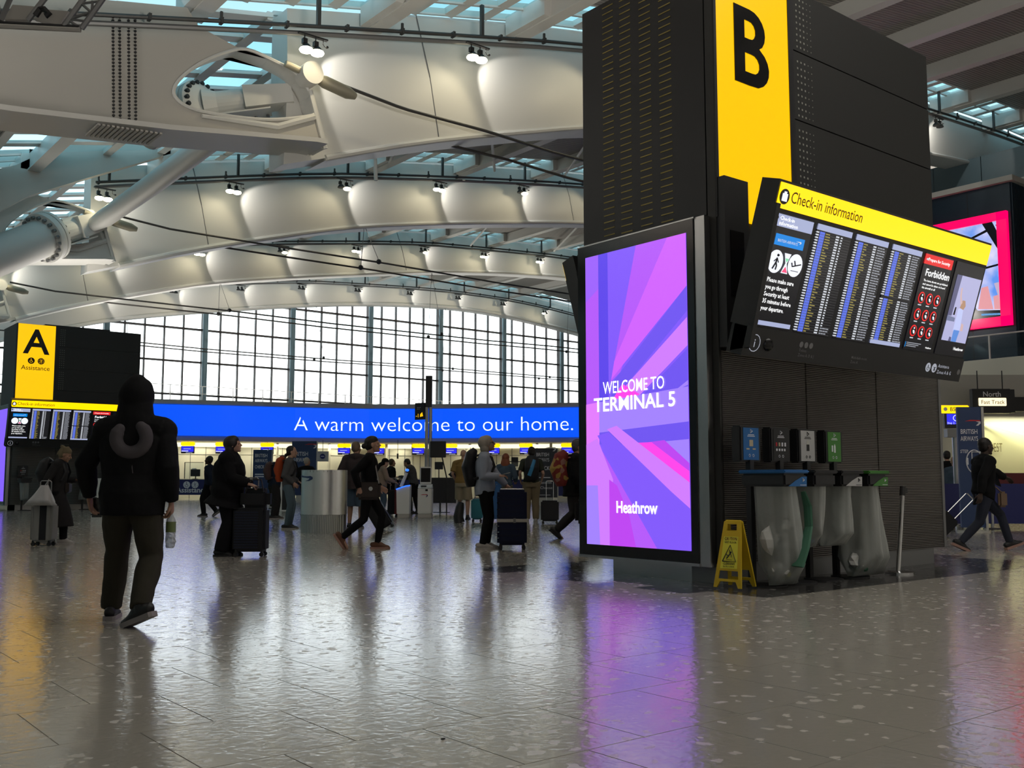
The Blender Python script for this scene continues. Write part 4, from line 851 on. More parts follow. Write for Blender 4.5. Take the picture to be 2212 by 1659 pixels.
# ---- tilted information board
class PS:                                                                    # what one screen shows, kept apart by kind
    def __init__(s, i): s.i = i; s.d = {}
    def g(s, k): return s.d.setdefault(k, MB())
    def text(s, *a, **k): s.g('lettering').text(*a, **k)
    def lathe(s, *a, **k): s.g('round_icon').lathe(*a, **k)
    def ball(s, *a, **k): s.g('pictogram').ball(*a, **k)
    def tube(s, *a, **k): s.g('pictogram').tube(*a, **k)
    def add(s, *a, **k): s.g('picture').add(*a, **k)
    def box(s, *a, **k): s.g('flight_row' if 0 < s.i < 4 else 'coloured_bar').box(*a, **k)
    def parts(s): return s.d.items()
BT = math.atan2(.51, 1.625)
def board(loc, label, full, mirror=False):
    t = thing('information_board', label, 'display board', loc)
    if mirror: t.rotation_euler = (0, 0, math.pi)
    FR = Matrix.Translation((-.28, -.53, 2.32)) @ Matrix.Rotation(BT, 4, 'X')   # a along x, b up the tilted face, -y outwards
    def bx(m, a0, a1, b0, b1, mt, d0=0.0, d1=.02): return m.box(a0, a1, -d1, d0, b0, b1, mt, FR)
    m = MB(); bx(m, -.02, 4.24, .27, 1.45, 'black', .22, .0); bx(m, -.06, 4.22, -.02, .27, 'black', .16, .035); bx(m, -.02, 4.23, 1.44, 1.72, 'black', .22, .0)
    m.box(.3, 3.6, -.55, .0, 2.9, 3.1, 'black').box(.5, .7, -.6, .0, 3.4, 3.6, 'black').box(3.2, 3.4, -.6, .0, 3.4, 3.6, 'black'); m.build('case', t)
    m = MB(); bx(m, 0, 4.22, 1.45, 1.695, 'yellow_sign', 0, .012); h = m.build('header_light', t)
    T = lambda a, b, d=.016: FR @ Matrix.Translation((a, -d, b))
    m = MB(); m.text('Check-in information', .160, T(.185, 1.525), 'sign_brown', 'LEFT', .003, fit=1.24)
    m.lathe([(.075, 0), (.075, .004)], 'black', n=20, T=T(.085, 1.565, .013) @ Matrix.Rotation(math.pi / 2, 4, 'X')); m.box(-.04, .04, -.021, -.018, -.045, .03, 'screen_white', T(.085, 1.565, 0)); m.box(-.02, .02, -.021, -.018, .03, .05, 'screen_white', T(.085, 1.565, 0)); m.build('lettering', h)
    S = [(.0, .64), (.715, 1.33), (1.415, 2.03), (2.125, 2.735), (2.82, 3.44), (3.53, 4.20)]
    rr = random.Random(5)
    for i, (a0, a1) in enumerate(S):
        m = MB(); bx(m, a0, a1, .285, 1.41, 'screen_black', 0, .01); s = m.build('screen', t)
        c = PS(i)
        if i == 0:
            bx(c, a0, a1, 1.28, 1.40, 'screen_grey', 0, .012); bx(c, a0, a1, .30, .345, 'screen_grey', 0, .012); bx(c, .09, .56, 1.10, 1.21, 'screen_cyan', 0, .012)
            c.text('Check-in', .056, T(.09, 1.345), 'ad_text', 'LEFT', .004, fit=.23); c.text('information', .056, T(.09, 1.294), 'ad_text', 'LEFT', .004, fit=.30); c.lathe([(.02, 0), (.02, .002)], 'black', n=12, T=T(.045, 1.36) @ Matrix.Rotation(math.pi / 2, 4, 'X') )
            c.text('BRITISH AIRWAYS', .04, T(.13, 1.135), 'board_white', 'LEFT', .004, fit=.32); c.add([T(.42, 1.175) @ V((0, 0, 0)), T(.50, 1.18) @ V((0, 0, 0)), T(.51, 1.165) @ V((0, 0, 0)), T(.48, 1.15) @ V((0, 0, 0)), T(.49, 1.168) @ V((0, 0, 0))], [(4, 3, 2, 1, 0)], 'board_white')
            for x in (.17, .49): c.lathe([(.115, 0), (.115, .003)], 'screen_white', n=24, T=T(x, .94, .012) @ Matrix.Rotation(math.pi / 2, 4, 'X'))
            X = T(.17, .94, .019)
            if full:
                c.tube([X @ V(q) for q in ((-.035, 0, -.075), (-.01, 0, -.03), (.005, 0, .0), (.01, 0, .04))], .008, 'black', 4); c.tube([X @ V(q) for q in ((.0, 0, .0), (.02, 0, -.04), (.015, 0, -.08))], .008, 'black', 4); c.ball(X @ V((.015, 0, .065)), .014, 'black', 8, 5); c.tube([X @ V(q) for q in ((-.03, 0, .0), (.01, 0, .035), (.04, 0, -.005))], .006, 'black', 4)
                X = T(.49, .94, .019); c.tube([X @ V(q) for q in ((-.07, 0, .02), (-.05, 0, -.015), (.08, 0, .02))], .008, 'black', 4); c.tube([X @ V(q) for q in ((-.005, 0, .0), (-.03, 0, .045))], .007, 'black', 4); c.box(-.06, .06, -.002, .002, -.06, -.054, 'black', X)
            G = T(.33, .94, .022); c.add([G @ V(q) for q in ((-.055, 0, .10), (.055, 0, .10), (.012, 0, 0), (.055, 0, -.1), (-.055, 0, -.1), (-.012, 0, 0))], [(0, 5, 2, 1), (5, 4, 3, 2)], 'screen_white')
            c.add([G @ V(q) for q in ((-.03, -.002, .05), (.03, -.002, .05), (0, -.002, .01))], [(0, 2, 1)], emat('scr_green', (.2, .7, .35), 1)); c.add([G @ V(q) for q in ((0, -.002, -.03), (.045, -.002, -.09), (-.045, -.002, -.09))], [(0, 2, 1)], emat('scr_rose', (.9, .08, .2), 1))
            for k, q in enumerate(('Please make sure', 'you go through', 'Security at least', '35 minutes before', 'your departure.')): c.text(q, .064, T(.10, .735 - k * .071), 'ad_text', 'LEFT', .007, fit=(.43, .36, .41, .46, .37)[k])
        elif i < 4:
            bx(c, a0, a1, 1.345, 1.405, 'screen_grey', 0, .012)
            if i == 3: bx(c, a0, a1, .29, .335, 'screen_grey', 0, .012)
            n = 38; dz = 1.04 / n if i < 3 else 1.0 / n
            for k in range(n):
                b = 1.335 - (k + 1) * dz
                if i == 3 and k == 19: continue
                bx(c, a0, a0 + .045, b + .006, b + .02, 'board_white', 0, .012)
                bx(c, a0 + .06, a0 + .145, b + .001, b + dz - .003, 'board_blue', 0, .012)
                w_ = .03 + rr.random() * .07; bx(c, a0 + .16, a0 + .16 + w_, b + .008, b + .018, 'board_amber', 0, .012)
                bx(c, a0 + .345, a0 + .40, b + .005, b + .02, 'board_white', 0, .012)
                if i == 1 and k < 35: bx(c, a0 + .43, a0 + .46, b + .006, b + .019, 'board_white', 0, .012)
                else:
                    x = a0 + .43
                    for q in range(3): w_ = .03 + rr.random() * .025; bx(c, x, x + w_, b + .007, b + .018, 'board_dim', 0, .012); x += w_ + .008
                bx(c, a0 + .06, a1 - .01, b - .0015, b + .0005, 'board_line', 0, .0115)
        elif i == 4:
            bx(c, a0, a1, 1.285, 1.40, 'screen_red', 0, .012); c.text('Prepare for Security', .055, T(a0 + .07, 1.325), 'ad_text', 'LEFT', .004, fit=.48); c.lathe([(.012, 0), (.012, .02)], 'board_white', n=4, T=T(a0 + .035, 1.34) @ Matrix.Rotation(math.pi / 2, 4, 'X'))
            c.text('Forbidden', .118, T(a0 + .07, 1.155), 'ad_text', 'LEFT', .009, fit=.53)
            for k, q in enumerate(('The items shown are prohibited', 'and cannot be taken on board', 'the aircraft at all')): c.text(q, .036, T(a0 + .07, 1.09 - k * .042), 'ad_text', 'LEFT', .004, fit=(.54, .50, .29)[k])
            for r_ in range(3):
                for q in range(3):
                    x, z = a0 + .12 + q * .175, .90 - r_ * .195
                    c.lathe([(.068, 0), (.068, .003)], 'screen_red', n=20, T=T(x, z, .012) @ Matrix.Rotation(math.pi / 2, 4, 'X')); c.lathe([(.052, 0), (.052, .002)], 'black', n=20, T=T(x, z, .0155) @ Matrix.Rotation(math.pi / 2, 4, 'X'))
                    c.ball(T(x, z - .008, .02) @ V((0, 0, 0)), (.02, .003, .03), 'screen_white', 8, 5); c.box(-.008, .008, -.002, .002, .02, .04, 'screen_white', T(x, z, .02)); bx(c, x - .035, x + .035, z - .092, z - .08, 'board_white', 0, .012)
            for k in range(3): bx(c, a0 + .05, a0 + .36 - .05 * k, .36 - k * .02, .369 - k * .02, 'board_dim', 0, .012)
            bx(c, a0 + .02, a0 + .03, .31, .37, 'screen_cyan', 0, .012); c.text('Heathrow', .03, T(a0 + .47, .325), 'ad_text', 'LEFT', .008)
        else:
            pa, pb_ = 3.60, 4.185; f = lambda x, y: (pa + (pb_ - pa) * x, .46 + .80 * y)
            def pg(pts, mt, d=.013): c.add([T(*f(*q), d) @ V((0, 0, 0)) for q in pts], [tuple(range(len(pts)))], mt)
            pg([(.05, 1), (1, 1), (1, 0), (0, 0)], emat('ph_wall', (.42, .42, .66), 1)); pg([(.0, 1), (.2, 1), (.16, .38), (.0, .38)], emat('ph_dark', (.10, .10, .20), 1), .014); pg([(0, .30), (.32, .30), (.32, .36), (0, .38)], emat('ph_desk', (.16, .18, .30), 1), .015)
            pg([(.36, .5), (.55, .55), (.62, .25), (.62, .18), (.36, .16)], emat('ph_shirt', (.50, .55, .85), 1), .015); pg([(.38, .18), (.62, .18), (.58, 0), (.38, 0)], emat('ph_jeans', (.10, .25, .65), 1), .016)
            pg([(.4, .52), (.45, .64), (.56, .64), (.62, .56), (.56, .5)], emat('ph_hair', (.42, .25, .16), 1), .016); pg([(.40, .56), (.30, .70), (.27, .82), (.32, .82), (.36, .70), (.46, .6)], emat('ph_skin', (.60, .42, .42), 1), .0165); pg([(.62, .30), (.72, .28), (.74, .18), (.64, .18)], 'ph_skin', .0165); pg([(.26, 0), (.37, 0), (.36, .06), (.28, .07)], 'ph_dark', .0165)
            pg([(.2, .4), (.27, .4), (.27, .52), (.22, .52)], 'black', .0165)
            c.text('Heathrow', .055, T(3.93, .36), 'ad_text', 'LEFT', .008)
        for nm_, k_ in c.parts(): k_.build(nm_, s, kind='stuff' if (nm_ in ('flight_row', 'lettering') or not full) else None)
    m = MB()
    m.tube([T(.10 + .085 * math.cos(q), .115 + .085 * math.sin(q), .04) @ V((0, 0, 0)) for q in [k * .45 for k in range(15)]], .004, 'board_dim', 4); m.text('i', .12, T(.10, .075, .04), 'board_dim', 'CENTER', .008)
    m.ball(T(.32, .12, .03) @ V((0, 0, 0)), (.07, .05, .07), 'black_gloss', 14, 9)
    for q in range(3): m.lathe([(.032, 0), (.032, .002)], 'strip_grey', n=14, T=T(.86 + q * .085, .165, .036) @ Matrix.Rotation(math.pi / 2, 4, 'X'))
    m.text('Toilets:', .045, T(.84, .09, .038), 'strip_grey', 'LEFT', .002); m.text('Zones A, D & J', .045, T(.84, .04, .038), 'strip_grey', 'LEFT', .002)
    m.text('Multi-faith room:', .045, T(1.80, .09, .038), 'strip_grey', 'LEFT', .002); m.text('Zone A', .045, T(1.80, .04, .038), 'strip_grey', 'LEFT', .002)
    for x in (3.42, 3.56): m.lathe([(.055, 0), (.055, .002)], 'board_dim', n=18, T=T(x, .11, .036) @ Matrix.Rotation(math.pi / 2, 4, 'X'))
    G1, G2 = T(3.42, .11, .042), T(3.56, .11, .042); m.tube([G1 @ V(q) for q in ((-.012, 0, .03), (-.008, 0, 0), (.014, 0, 0), (.024, 0, -.022))], .004, 'black', 4); m.tube([G1 @ V((-.008 + .022 * math.cos(a), 0, -.012 + .022 * math.sin(a))) for a in (2.4, 3, 3.6, 4.2, 4.8, 5.4)], .003, 'black', 4); m.tube([G2 @ V(q) for q in ((-.025, 0, .012), (0, 0, .008), (.025, 0, .012))], .004, 'black', 4); m.tube([G2 @ V(q) for q in ((-.014, 0, -.035), (0, 0, .008), (.014, 0, -.035))], .004, 'black', 4)
    m.text('Assistance', .062, T(3.64, .125, .038), 'board_dim', 'LEFT', .003); m.text('Zones A & G', .062, T(3.64, .05, .038), 'board_dim', 'LEFT', .003); m.lathe([(.035, 0), (.035, .002)], 'strip_grey', n=14, T=T(4.15, .1, .036) @ Matrix.Rotation(math.pi / 2, 4, 'X'))
    m.build('strip_print', t)
    m = MB(); m.box(-.30, -.20, -1.0, -.42, 2.35, 3.9, 'black') if False else None
    m.poly([(-.42, 2.35), (-.66, 2.36), (-1.03, 3.72), (-.80, 3.80)], [], -.34, -.28, lambda a, b, w: V((w, a, b)), 'black'); m.build('end_plate', t)
    return t
emat('board_dim', (.42, .44, .50), .75); emat('board_line', (.10, .10, .10), 1); mat('strip_grey', (.20, .20, .21), .5)
board(TB, 'tilted check-in information board with six screens on the big sign tower', True)
board(TA, 'distant tilted check-in information board under the yellow letter A panel', False)
# the twin board on the hidden side of the big tower, seen edge-on at its left
board(TB + V((4.5, 2.03, 0)), 'second information board on the tower, seen edge-on from behind at its left', False, True)
# uplights added on the tower tops to brighten the roof
for T_ in (TB, TA):
    t = thing('uplighter', 'low uplighter box added to brighten the roof, on top of the ' + ('big' if T_ is TB else 'distant') + ' sign tower', 'lamp', T_ + V((2.3, 1.0, 6.88)))
    MB().box(-1.2, 1.2, -.4, .4, 0, .12, 'dark_metal').build('housing', t)
    area('roof_fill', T_ + V((2.3, 1.0, 7.05)), T_ + V((2.3, 1.0, 12)), 3.6, 1.2, 1500 if T_ is TB else 120, (1, .95, .86))
for x, y, p in ((30, 66, 900), (50, 66, 900), (20, 60, 450), (54, 33, 900), (-4, 20, 900), (-4, 45, 600)): area('roof_fill', (x, y, 6.6 if x < 52 else 15.2), (x, y, 20), 4, 2, p, (1, .95, .88))  # added fill lights without fixtures, aimed up to brighten the ceiling
# ================================================================== THINGS ON THE FLOOR
mat('plastic_yellow', (.62, .42, .01), .45); mat('label_yellow', (.75, .70, .05), .5); mat('bin_blue', (.01, .12, .35), .45); mat('bin_green', (.05, .20, .03), .45); mat('bin_black', (.012, .012, .014), .45); mat('bin_white', (.45, .45, .45), .5)
mat('paper', (.6, .6, .58), .7); mat('ink', (.02, .02, .02), .6); mat('waste_green', (.05, .16, .10), .6); mat('chrome', (.55, .55, .55), .15, 1)
def bagmat():
    m = bpy.data.materials.new('clear_plastic'); m.use_nodes = True; t = m.node_tree; t.nodes.clear(); o = nn('ShaderNodeOutputMaterial', t); mx = nn('ShaderNodeMixShader', t)
    a = nn('ShaderNodeBsdfTransparent', t); g = nn('ShaderNodeBsdfPrincipled', t); g.inputs['Base Color'].default_value = (.46, .48, .46, 1); g.inputs['Roughness'].default_value = .3; a.inputs[0].default_value = (.9, .92, .92, 1)
    lw = nn('ShaderNodeLayerWeight', t); lw.inputs[0].default_value = .55; mr = nn('ShaderNodeMapRange', t); mr.inputs['To Min'].default_value = .45; mr.inputs['To Max'].default_value = .92
    tx = nn('ShaderNodeTexCoord', t); nz = nn('ShaderNodeTexNoise', t); nz.inputs['Scale'].default_value = 9; nz.inputs['Detail'].default_value = 4; bp = nn('ShaderNodeBump', t); bp.inputs['Strength'].default_value = .7; bp.inputs['Distance'].default_value = .02
    t.links.new(tx.outputs['Object'], nz.inputs['Vector']); t.links.new(nz.outputs['Fac'], bp.inputs['Height']); t.links.new(bp.outputs[0], g.inputs['Normal'])
    t.links.new(lw.outputs['Facing'], mr.inputs['Value']); t.links.new(mr.outputs[0], mx.inputs[0]); t.links.new(a.outputs[0], mx.inputs[1]); t.links.new(g.outputs[0], mx.inputs[2]); t.links.new(mx.outputs[0], o.inputs[0]); MATS['clear_plastic'] = m
bagmat()
def sack(m, c, top, bot, z1, z0, mt='clear_plastic', seed=1, n=40, sq=.0):   # hanging bag: ellipse radii top, bottom
    rr = random.Random(seed); ph = [rr.random() * 6 for _ in range(4)]; L = 10; vs = []
    for i in range(L + 1):
        t = i / L; z = z1 + (z0 - z1) * t; ax = top[0] + (bot[0] - top[0]) * t; ay = top[1] + (bot[1] - top[1]) * t
        if t > .8: ay *= 1 - (t - .8) * 3.6; ax *= 1 + (t - .8) * .3
        for k in range(n):
            a = 2 * math.pi * k / n
            w_ = 1 + (.03 + .08 * t) * math.sin(4 * a + ph[0] + t * 2) + .08 * t * math.sin(7 * a + ph[1] - t * 3) + .03 * math.sin(13 * a + ph[2])
            vs.append((c[0] + ax * w_ * math.cos(a) + c[3] * t, c[1] + ay * w_ * math.sin(a) + c[4] * t, z))
    m.add(vs, [(i * n + k, i * n + (k + 1) % n, (i + 1) * n + (k + 1) % n, (i + 1) * n + k) for i in range(L) for k in range(n)] + [tuple(L * n + k for k in range(n))], mt)
def bin_(x, y, col, nm, lab, bag, det=True, logo='sign_lt'):
    t = thing('recycling_bin', lab, 'bin', (x, y, 0))
    MB().lathe([(.20, 0), (.20, .015), (.05, .03)], 'bin_black', (.08, -.12, 0), 24, sx=1.1).build('base_plate', t, smooth=True)
    MB().box(-.03, .03, -.03, .03, .02, 1.27, 'bin_black').build('post', t)
    m = MB(); m.bbox(-.17, .17, -.02, .10, 1.25, 1.62, 'bin_black', .015); h = m.build('sign_head', t)
    m = MB(); m.box(-.125, .125, -.024, -.02, 1.27, 1.60, col)
    if det:
        lt = logo; f = lambda a, b: (a, -.026, b)
        m.tube([f(.022 * math.cos(q), 1.565 + .022 * math.sin(q)) for q in (0, 2.1, 4.2, 6.283)], .005, lt, 4); m.box(-.05, .05, -.026, -.024, 1.525, 1.532, lt).box(-.06, .06, -.026, -.024, 1.510, 1.517, lt)
        if 'blue' in nm: m.box(-.03, .03, -.026, -.024, 1.41, 1.475, 'cream').box(-.08, -.03, -.026, -.024, 1.375, 1.39, 'cream').box(.02, .07, -.026, -.024, 1.375, 1.39, 'cream')
        elif 'black' in nm:
            for i in range(4): m.box(-.09 + i * .05, -.065 + i * .05, -.026, -.024, 1.42, 1.46, ('print_red', 'cream', 'sign_lt', 'sign_lt')[i]); m.box(-.085 + i * .045, -.06 + i * .045, -.026, -.024, 1.37, 1.395, 'sign_lt')
        elif 'white' in nm: m.box(-.025, .025, -.026, -.024, 1.38, 1.45, 'ink').box(-.025, .025, -.026, -.024, 1.45, 1.49, 'wall_grey')
        else: m.box(-.055, -.03, -.026, -.024, 1.38, 1.45, 'sign_lt').add([(-.01, -.025, 1.37), (.02, -.025, 1.37), (.02, -.025, 1.44), (.005, -.025, 1.47), (-.01, -.025, 1.44)], [(0, 1, 2, 3, 4)], 'sign_lt')
        for q in (-.03, .03): m.tube([f(q + .014 * math.cos(a), 1.315 + .014 * math.sin(a)) for a in (0, 1, 2, 3, 4, 5, 6.28)], .003, lt, 4)
    m.build('sign_face', h)
    m = MB(); m.bbox(-.18, .19, -.55, -.02, 1.0, 1.13, 'bin_black', .02); m.build('hoop', t)
    m = MB(); m.bbox(-.20, .21, -.57, .0, 1.13, 1.165, col if nm != 'white' else 'bin_black', .012); m.build('lid', t)
    if nm != 'black_':
        m = MB(); m.add([(-.12, -.553, 1.004), (.18, -.553, 1.0), (.185, -.553, 1.10), (.10, -.553, 1.095), (-.0, -.553, 1.06)], [(0, 1, 2, 3, 4)], col); m.tube([(.12 + .018 * math.cos(q), -.556, 1.065 + .018 * math.sin(q)) for q in (0, 2.1, 4.2, 6.283)], .005, logo, 4); m.box(.07, .17, -.556, -.553, 1.012, 1.017, logo); m.build('lid_badge', t)
    m = MB(); sack(m, bag[0], bag[1], bag[2], 1.02, bag[3], seed=len(lab)); m.build('bag', t, smooth='all')
    return t
mat('cream', (.5, .42, .28), .6)
BINS = [(8.30, 'bin_blue', 'blue', 'recycling bin with blue lid and sign, first beside the yellow caution sign', ((.0, -.30, 0, .12, .0), (.15, .22), (.20, .22), .03), 'sign_lt'),
        (8.80, 'bin_black', 'black_', 'litter bin with black lid and black sign, second in the row of four', ((.0, -.30, 0, .02, .0), (.15, .22), (.12, .16), .38), 'sign_lt'),
        (9.28, 'bin_white', 'white', 'recycling bin with white sign and badge, third in the row of four', ((.0, -.30, 0, -.02, .0), (.15, .22), (.19, .22), .38), 'ink'),
        (9.78, 'bin_green', 'green', 'recycling bin with green lid and sign, last in the row near the leaning belt post', ((.0, -.30, 0, .16, .05), (.16, .22), (.30, .24), .03), 'sign_lt')]
for x, c, nm, lab, bag, lg in BINS: bin_(x + .06, 6.50, c, nm, lab, bag, True, lg)
for (x, c, nm, lab, bag, lg), dx, lb in zip(BINS, (1.55, .35, 2.45, 3.3), ('blue lidded recycling bin at the distant tower behind the woman in the head wrap', 'black litter bin at the distant tower, nearest its purple screen', 'white recycling bin at the distant tower right of the woman in the head wrap', 'green recycling bin at the distant tower hidden mostly behind the hooded person')):
    bin_(8.64 + dx, 39.5, c, nm, lb, bag, True, lg)
def crumple(m, c, r, mt, seed):
    rr = random.Random(seed); bm = bmesh.new(); bmesh.ops.create_icosphere(bm, subdivisions=2, radius=1)
    for q in bm.verts: q.co = V((c[0] + q.co.x * r[0] * (.75 + rr.random() * .5), c[1] + q.co.y * r[1] * (.75 + rr.random() * .5), c[2] + q.co.z * r[2] * (.75 + rr.random() * .5)))
    m.bm(bm, mt)
def litter(x, y, items, lab, seed):
    t = thing('bagged_waste', lab, 'rubbish', (x, y, 0)); 
    for i, (c, r, mt) in enumerate(items): m = MB(); crumple(m, c, r, mt, seed + i); m.build('waste_piece', t)
litter(8.36, 6.2, [((.02, .0, .17), (.12, .12, .08), 'paper'), ((-.08, .02, .48), (.09, .08, .16), 'paper'), ((.1, -.05, .62), (.05, .05, .05), 'paper'), ((.12, .0, .13), (.05, .06, .05), 'label_yellow')], 'white paper waste inside the clear bag of the first bin', 3)
MB().tube([(8.58, 6.02, .95), (8.62, 6.0, .8), (8.60, 5.98, .6), (8.48, 5.96, .4), (8.38, 5.97, .22)], [(.03, .01), (.05, .012), (.05, .012), (.07, .014), (.08, .014)], 'waste_green', 8).build('green_sheet', None); tag(bpy.data.objects['green_sheet'], 'dark green film strip hanging inside the first clear bin bag', 'rubbish')
litter(8.86, 6.2, [((.0, .0, .62), (.07, .07, .12), 'cream'), ((.03, 0, .43), (.08, .08, .05), 'bin_blue')], 'cup and blue wrapper inside the clear bag of the second bin', 9)
litter(9.84, 6.2, [((-.05, .0, .2), (.12, .1, .1), 'paper'), ((.0, .02, .12), (.1, .1, .06), 'waste_green')], 'mixed waste in the bag of the last bin', 15)
# folding yellow caution sign
def caution(loc, rz, lab, det=True, s=1.0):
    t = thing('caution_sign', lab, 'sign', loc, rz); t.scale = (s, s, s)
    if det:
        fn = lambda T_: (lambda a, b, w: T_ @ V((a, w, b)))
        for sgn, nm in ((1, 'front_leaf'), (-1, 'rear_leaf')):
            T_ = Matrix.Translation((0, 0, .655)) @ Matrix.Rotation(math.pi if sgn < 0 else 0, 4, 'Z') @ Matrix.Rotation(-math.radians(12), 4, 'X') @ Matrix.Translation((0, 0, -.655))
            out = [(-.15, 0), (-.115, 0), (-.085, .06), (.085, .06), (.115, 0), (.15, 0), (.092, .645), (.085, .655), (-.085, .655), (-.092, .645)]
            h1 = [(-.055, .56), (.055, .56), (.05, .625), (-.05, .625)]; h2 = [(-.112, .085), (.112, .085), (.10, .165), (-.10, .165)]
            m = MB(); m.poly(out, [h1, h2], -.025, -.005, fn(T_), 'plastic_yellow'); leaf = m.build(nm, t)
            if sgn > 0:
                m = MB(); f = lambda a, b, d=0: T_ @ V((a, -.027 - d, b))
                m.add([f(-.092, .185), f(.092, .185), f(.078, .50), f(-.078, .50)], [(0, 1, 2, 3)], 'label_yellow'); TT = lambda a, b: T_ @ Matrix.Translation((a, -.030, b))
                m.text('CAUTION', .045, TT(0, .462), 'dark_red', 'CENTER', .014, fit=.135); m.text('WET FLOOR', .03, TT(0, .432), 'ink', 'CENTER', .01, fit=.13)
                m.text('CLEANING', .032, TT(0, .222), 'ink', 'CENTER', .01, fit=.125); m.text('IN PROGRESS', .02, TT(0, .198), 'ink', 'CENTER', .006, fit=.12)
                m.tube([f(-.072, .255, .003), f(0, .415, .003), f(.072, .255, .003), f(-.072, .255, .003)], .005, 'ink', 4)
                g = lambda a, b: f(a, b, .003); m.ball(g(.012, .345), (.009, .004, .009), 'ink', 8, 5)
                m.tube([g(-.035, .325), g(-.015, .31), g(.0, .325), g(.01, .335)], .005, 'ink', 4); m.tube([g(0, .325), g(-.015, .30), g(-.03, .285)], .005, 'ink', 4); m.tube([g(.005, .33), g(-.003, .355), g(-.003, .37)], .004, 'ink', 4); m.tube([g(.01, .33), g(.02, .315), g(.022, .295)], .004, 'ink', 4); m.tube([g(-.035, .275), g(.03, .272)], .002, 'ink', 4)
                m.build('label_print', leaf)
        MB().tube([(-.08, 0, .652), (.08, 0, .652)], .018, 'plastic_yellow', 8).build('hinge', t)
    else:
        m = MB(); m.box(-.13, .13, -.12, -.09, 0, .6, 'plastic_yellow', Matrix.Rotation(-.15, 4, 'X')); m.build('front_leaf', t); m = MB(); m.box(-.13, .13, .09, .12, 0, .6, 'plastic_yellow', Matrix.Rotation(.15, 4, 'X')); m.build('rear_leaf', t)
        MB().box(-.07, .07, -.19, -.18, .3, .36, 'ink', Matrix.Rotation(-.15, 4, 'X')).build('label_print', t)
    return t
g1, g2 = gr(1567, 1272), gr(1632, 1277); c = (g1 + g2) / 2; caution(c + V((.07, .12, 0)), math.atan2(g2.y - g1.y, g2.x - g1.x) , 'folded out yellow caution wet floor sign at the corner of the big tower')
caution(gr(338, 1106), RZ, 'small distant yellow floor sign behind the hooded man', False, 1.25)
# leaning belt post
p0 = gr(1943, 1239); t = thing('belt_post', 'chrome belt barrier post leaning against the big tower beside the bins', 'post', p0, 0)
d = pn(1950, 1052, p0.y + .05) - p0; top = V((d.x, d.y, .98)); b0 = V((-.03, .0, .03))
MB().tube([b0, top], .028, 'chrome', 14).build('pole', t, smooth=True)
MB().lathe([(.16, 0), (.16, .02), (.12, .035), (.03, .04)], 'chrome', (0, 0, 0), 28).build('base', t, smooth=True)
m = MB(); u_ = (top - b0).normalized(); m.tube([top - u_ * .10, top + u_ * .01], .034, 'black', 12); m.box(.02, .07, -.02, .02, -.07, 0, 'black', Matrix.Translation(top)); m.build('belt_head', t)
# round brushed steel pod
p0 = gr(690, 1152); p0 = p0 + c2w(0, .45, 0); t = thing('steel_pod', 'round brushed steel service pod with a dark ribbon mark', 'counter', p0, RZ)
mb = mat('brushed', (.92, .92, .90), .27, 1.0); tt = mb.node_tree; b_ = tt.nodes['Principled BSDF']; b_.inputs['Anisotropic'].default_value = .6
m = MB(); rr_, n_ = .475, 48
def arc(z): return [(rr_ * math.cos(a), rr_ * math.sin(a), z) for a in [math.radians(q) for q in range(150, 391, 5)]]
A0, A1 = arc(.37), arc(1.285); q = len(A0); m.add(A0 + A1, [(i, i + 1, q + i + 1, q + i) for i in range(q - 1)], 'brushed'); m.build('upper_skin', t, smooth='all')
m = MB(); A0, A1 = [(x * .985, y * .985, 0) for x, y, z in arc(0)], [(x * .985, y * .985, .365) for x, y, z in arc(0)]; m.add(A0 + A1, [(i, i + 1, q + i + 1, q + i) for i in range(q - 1)], wavemat('streaked_steel', (.62, .62, .60), 'X', 9, .01, .3, 1.0, .55)); m.build('lower_skin', t, smooth='all')  # stripes in the colour stand in for streaks of light on the steel
MB().lathe([(.46, 0), (.46, 1.25)], 'black', n=40).build('core', t); MB().lathe([(.475, 1.24), (.475, 1.275)], 'mid_metal', n=40).build('top', t)
m = MB(); rp = [(-2.69 + i * .07) for i in range(9)]; f = lambda a, z, r=.481: (r * math.cos(a), r * math.sin(a), z)
top_ = [f(math.radians(183 + i * 10), 1.165 + .01 * math.sin(i)) for i in range(7)]; lowr = [f(math.radians(183 + i * 10), 1.15 - (.012 * i * .5)) for i in range(7)]
m.add(top_ + lowr, [(i, i + 1, 8 + i, 7 + i) for i in range(6)], 'banner_navy'); m.add([f(math.radians(243), 1.165), f(math.radians(250), 1.14), f(math.radians(250), 1.10), f(math.radians(240), 1.06), f(math.radians(226), 1.06), f(math.radians(238), 1.085), f(math.radians(243), 1.125)], [(0, 1, 2, 3, 4, 5, 6)], 'banner_navy'); m.build('ribbon_mark', t)
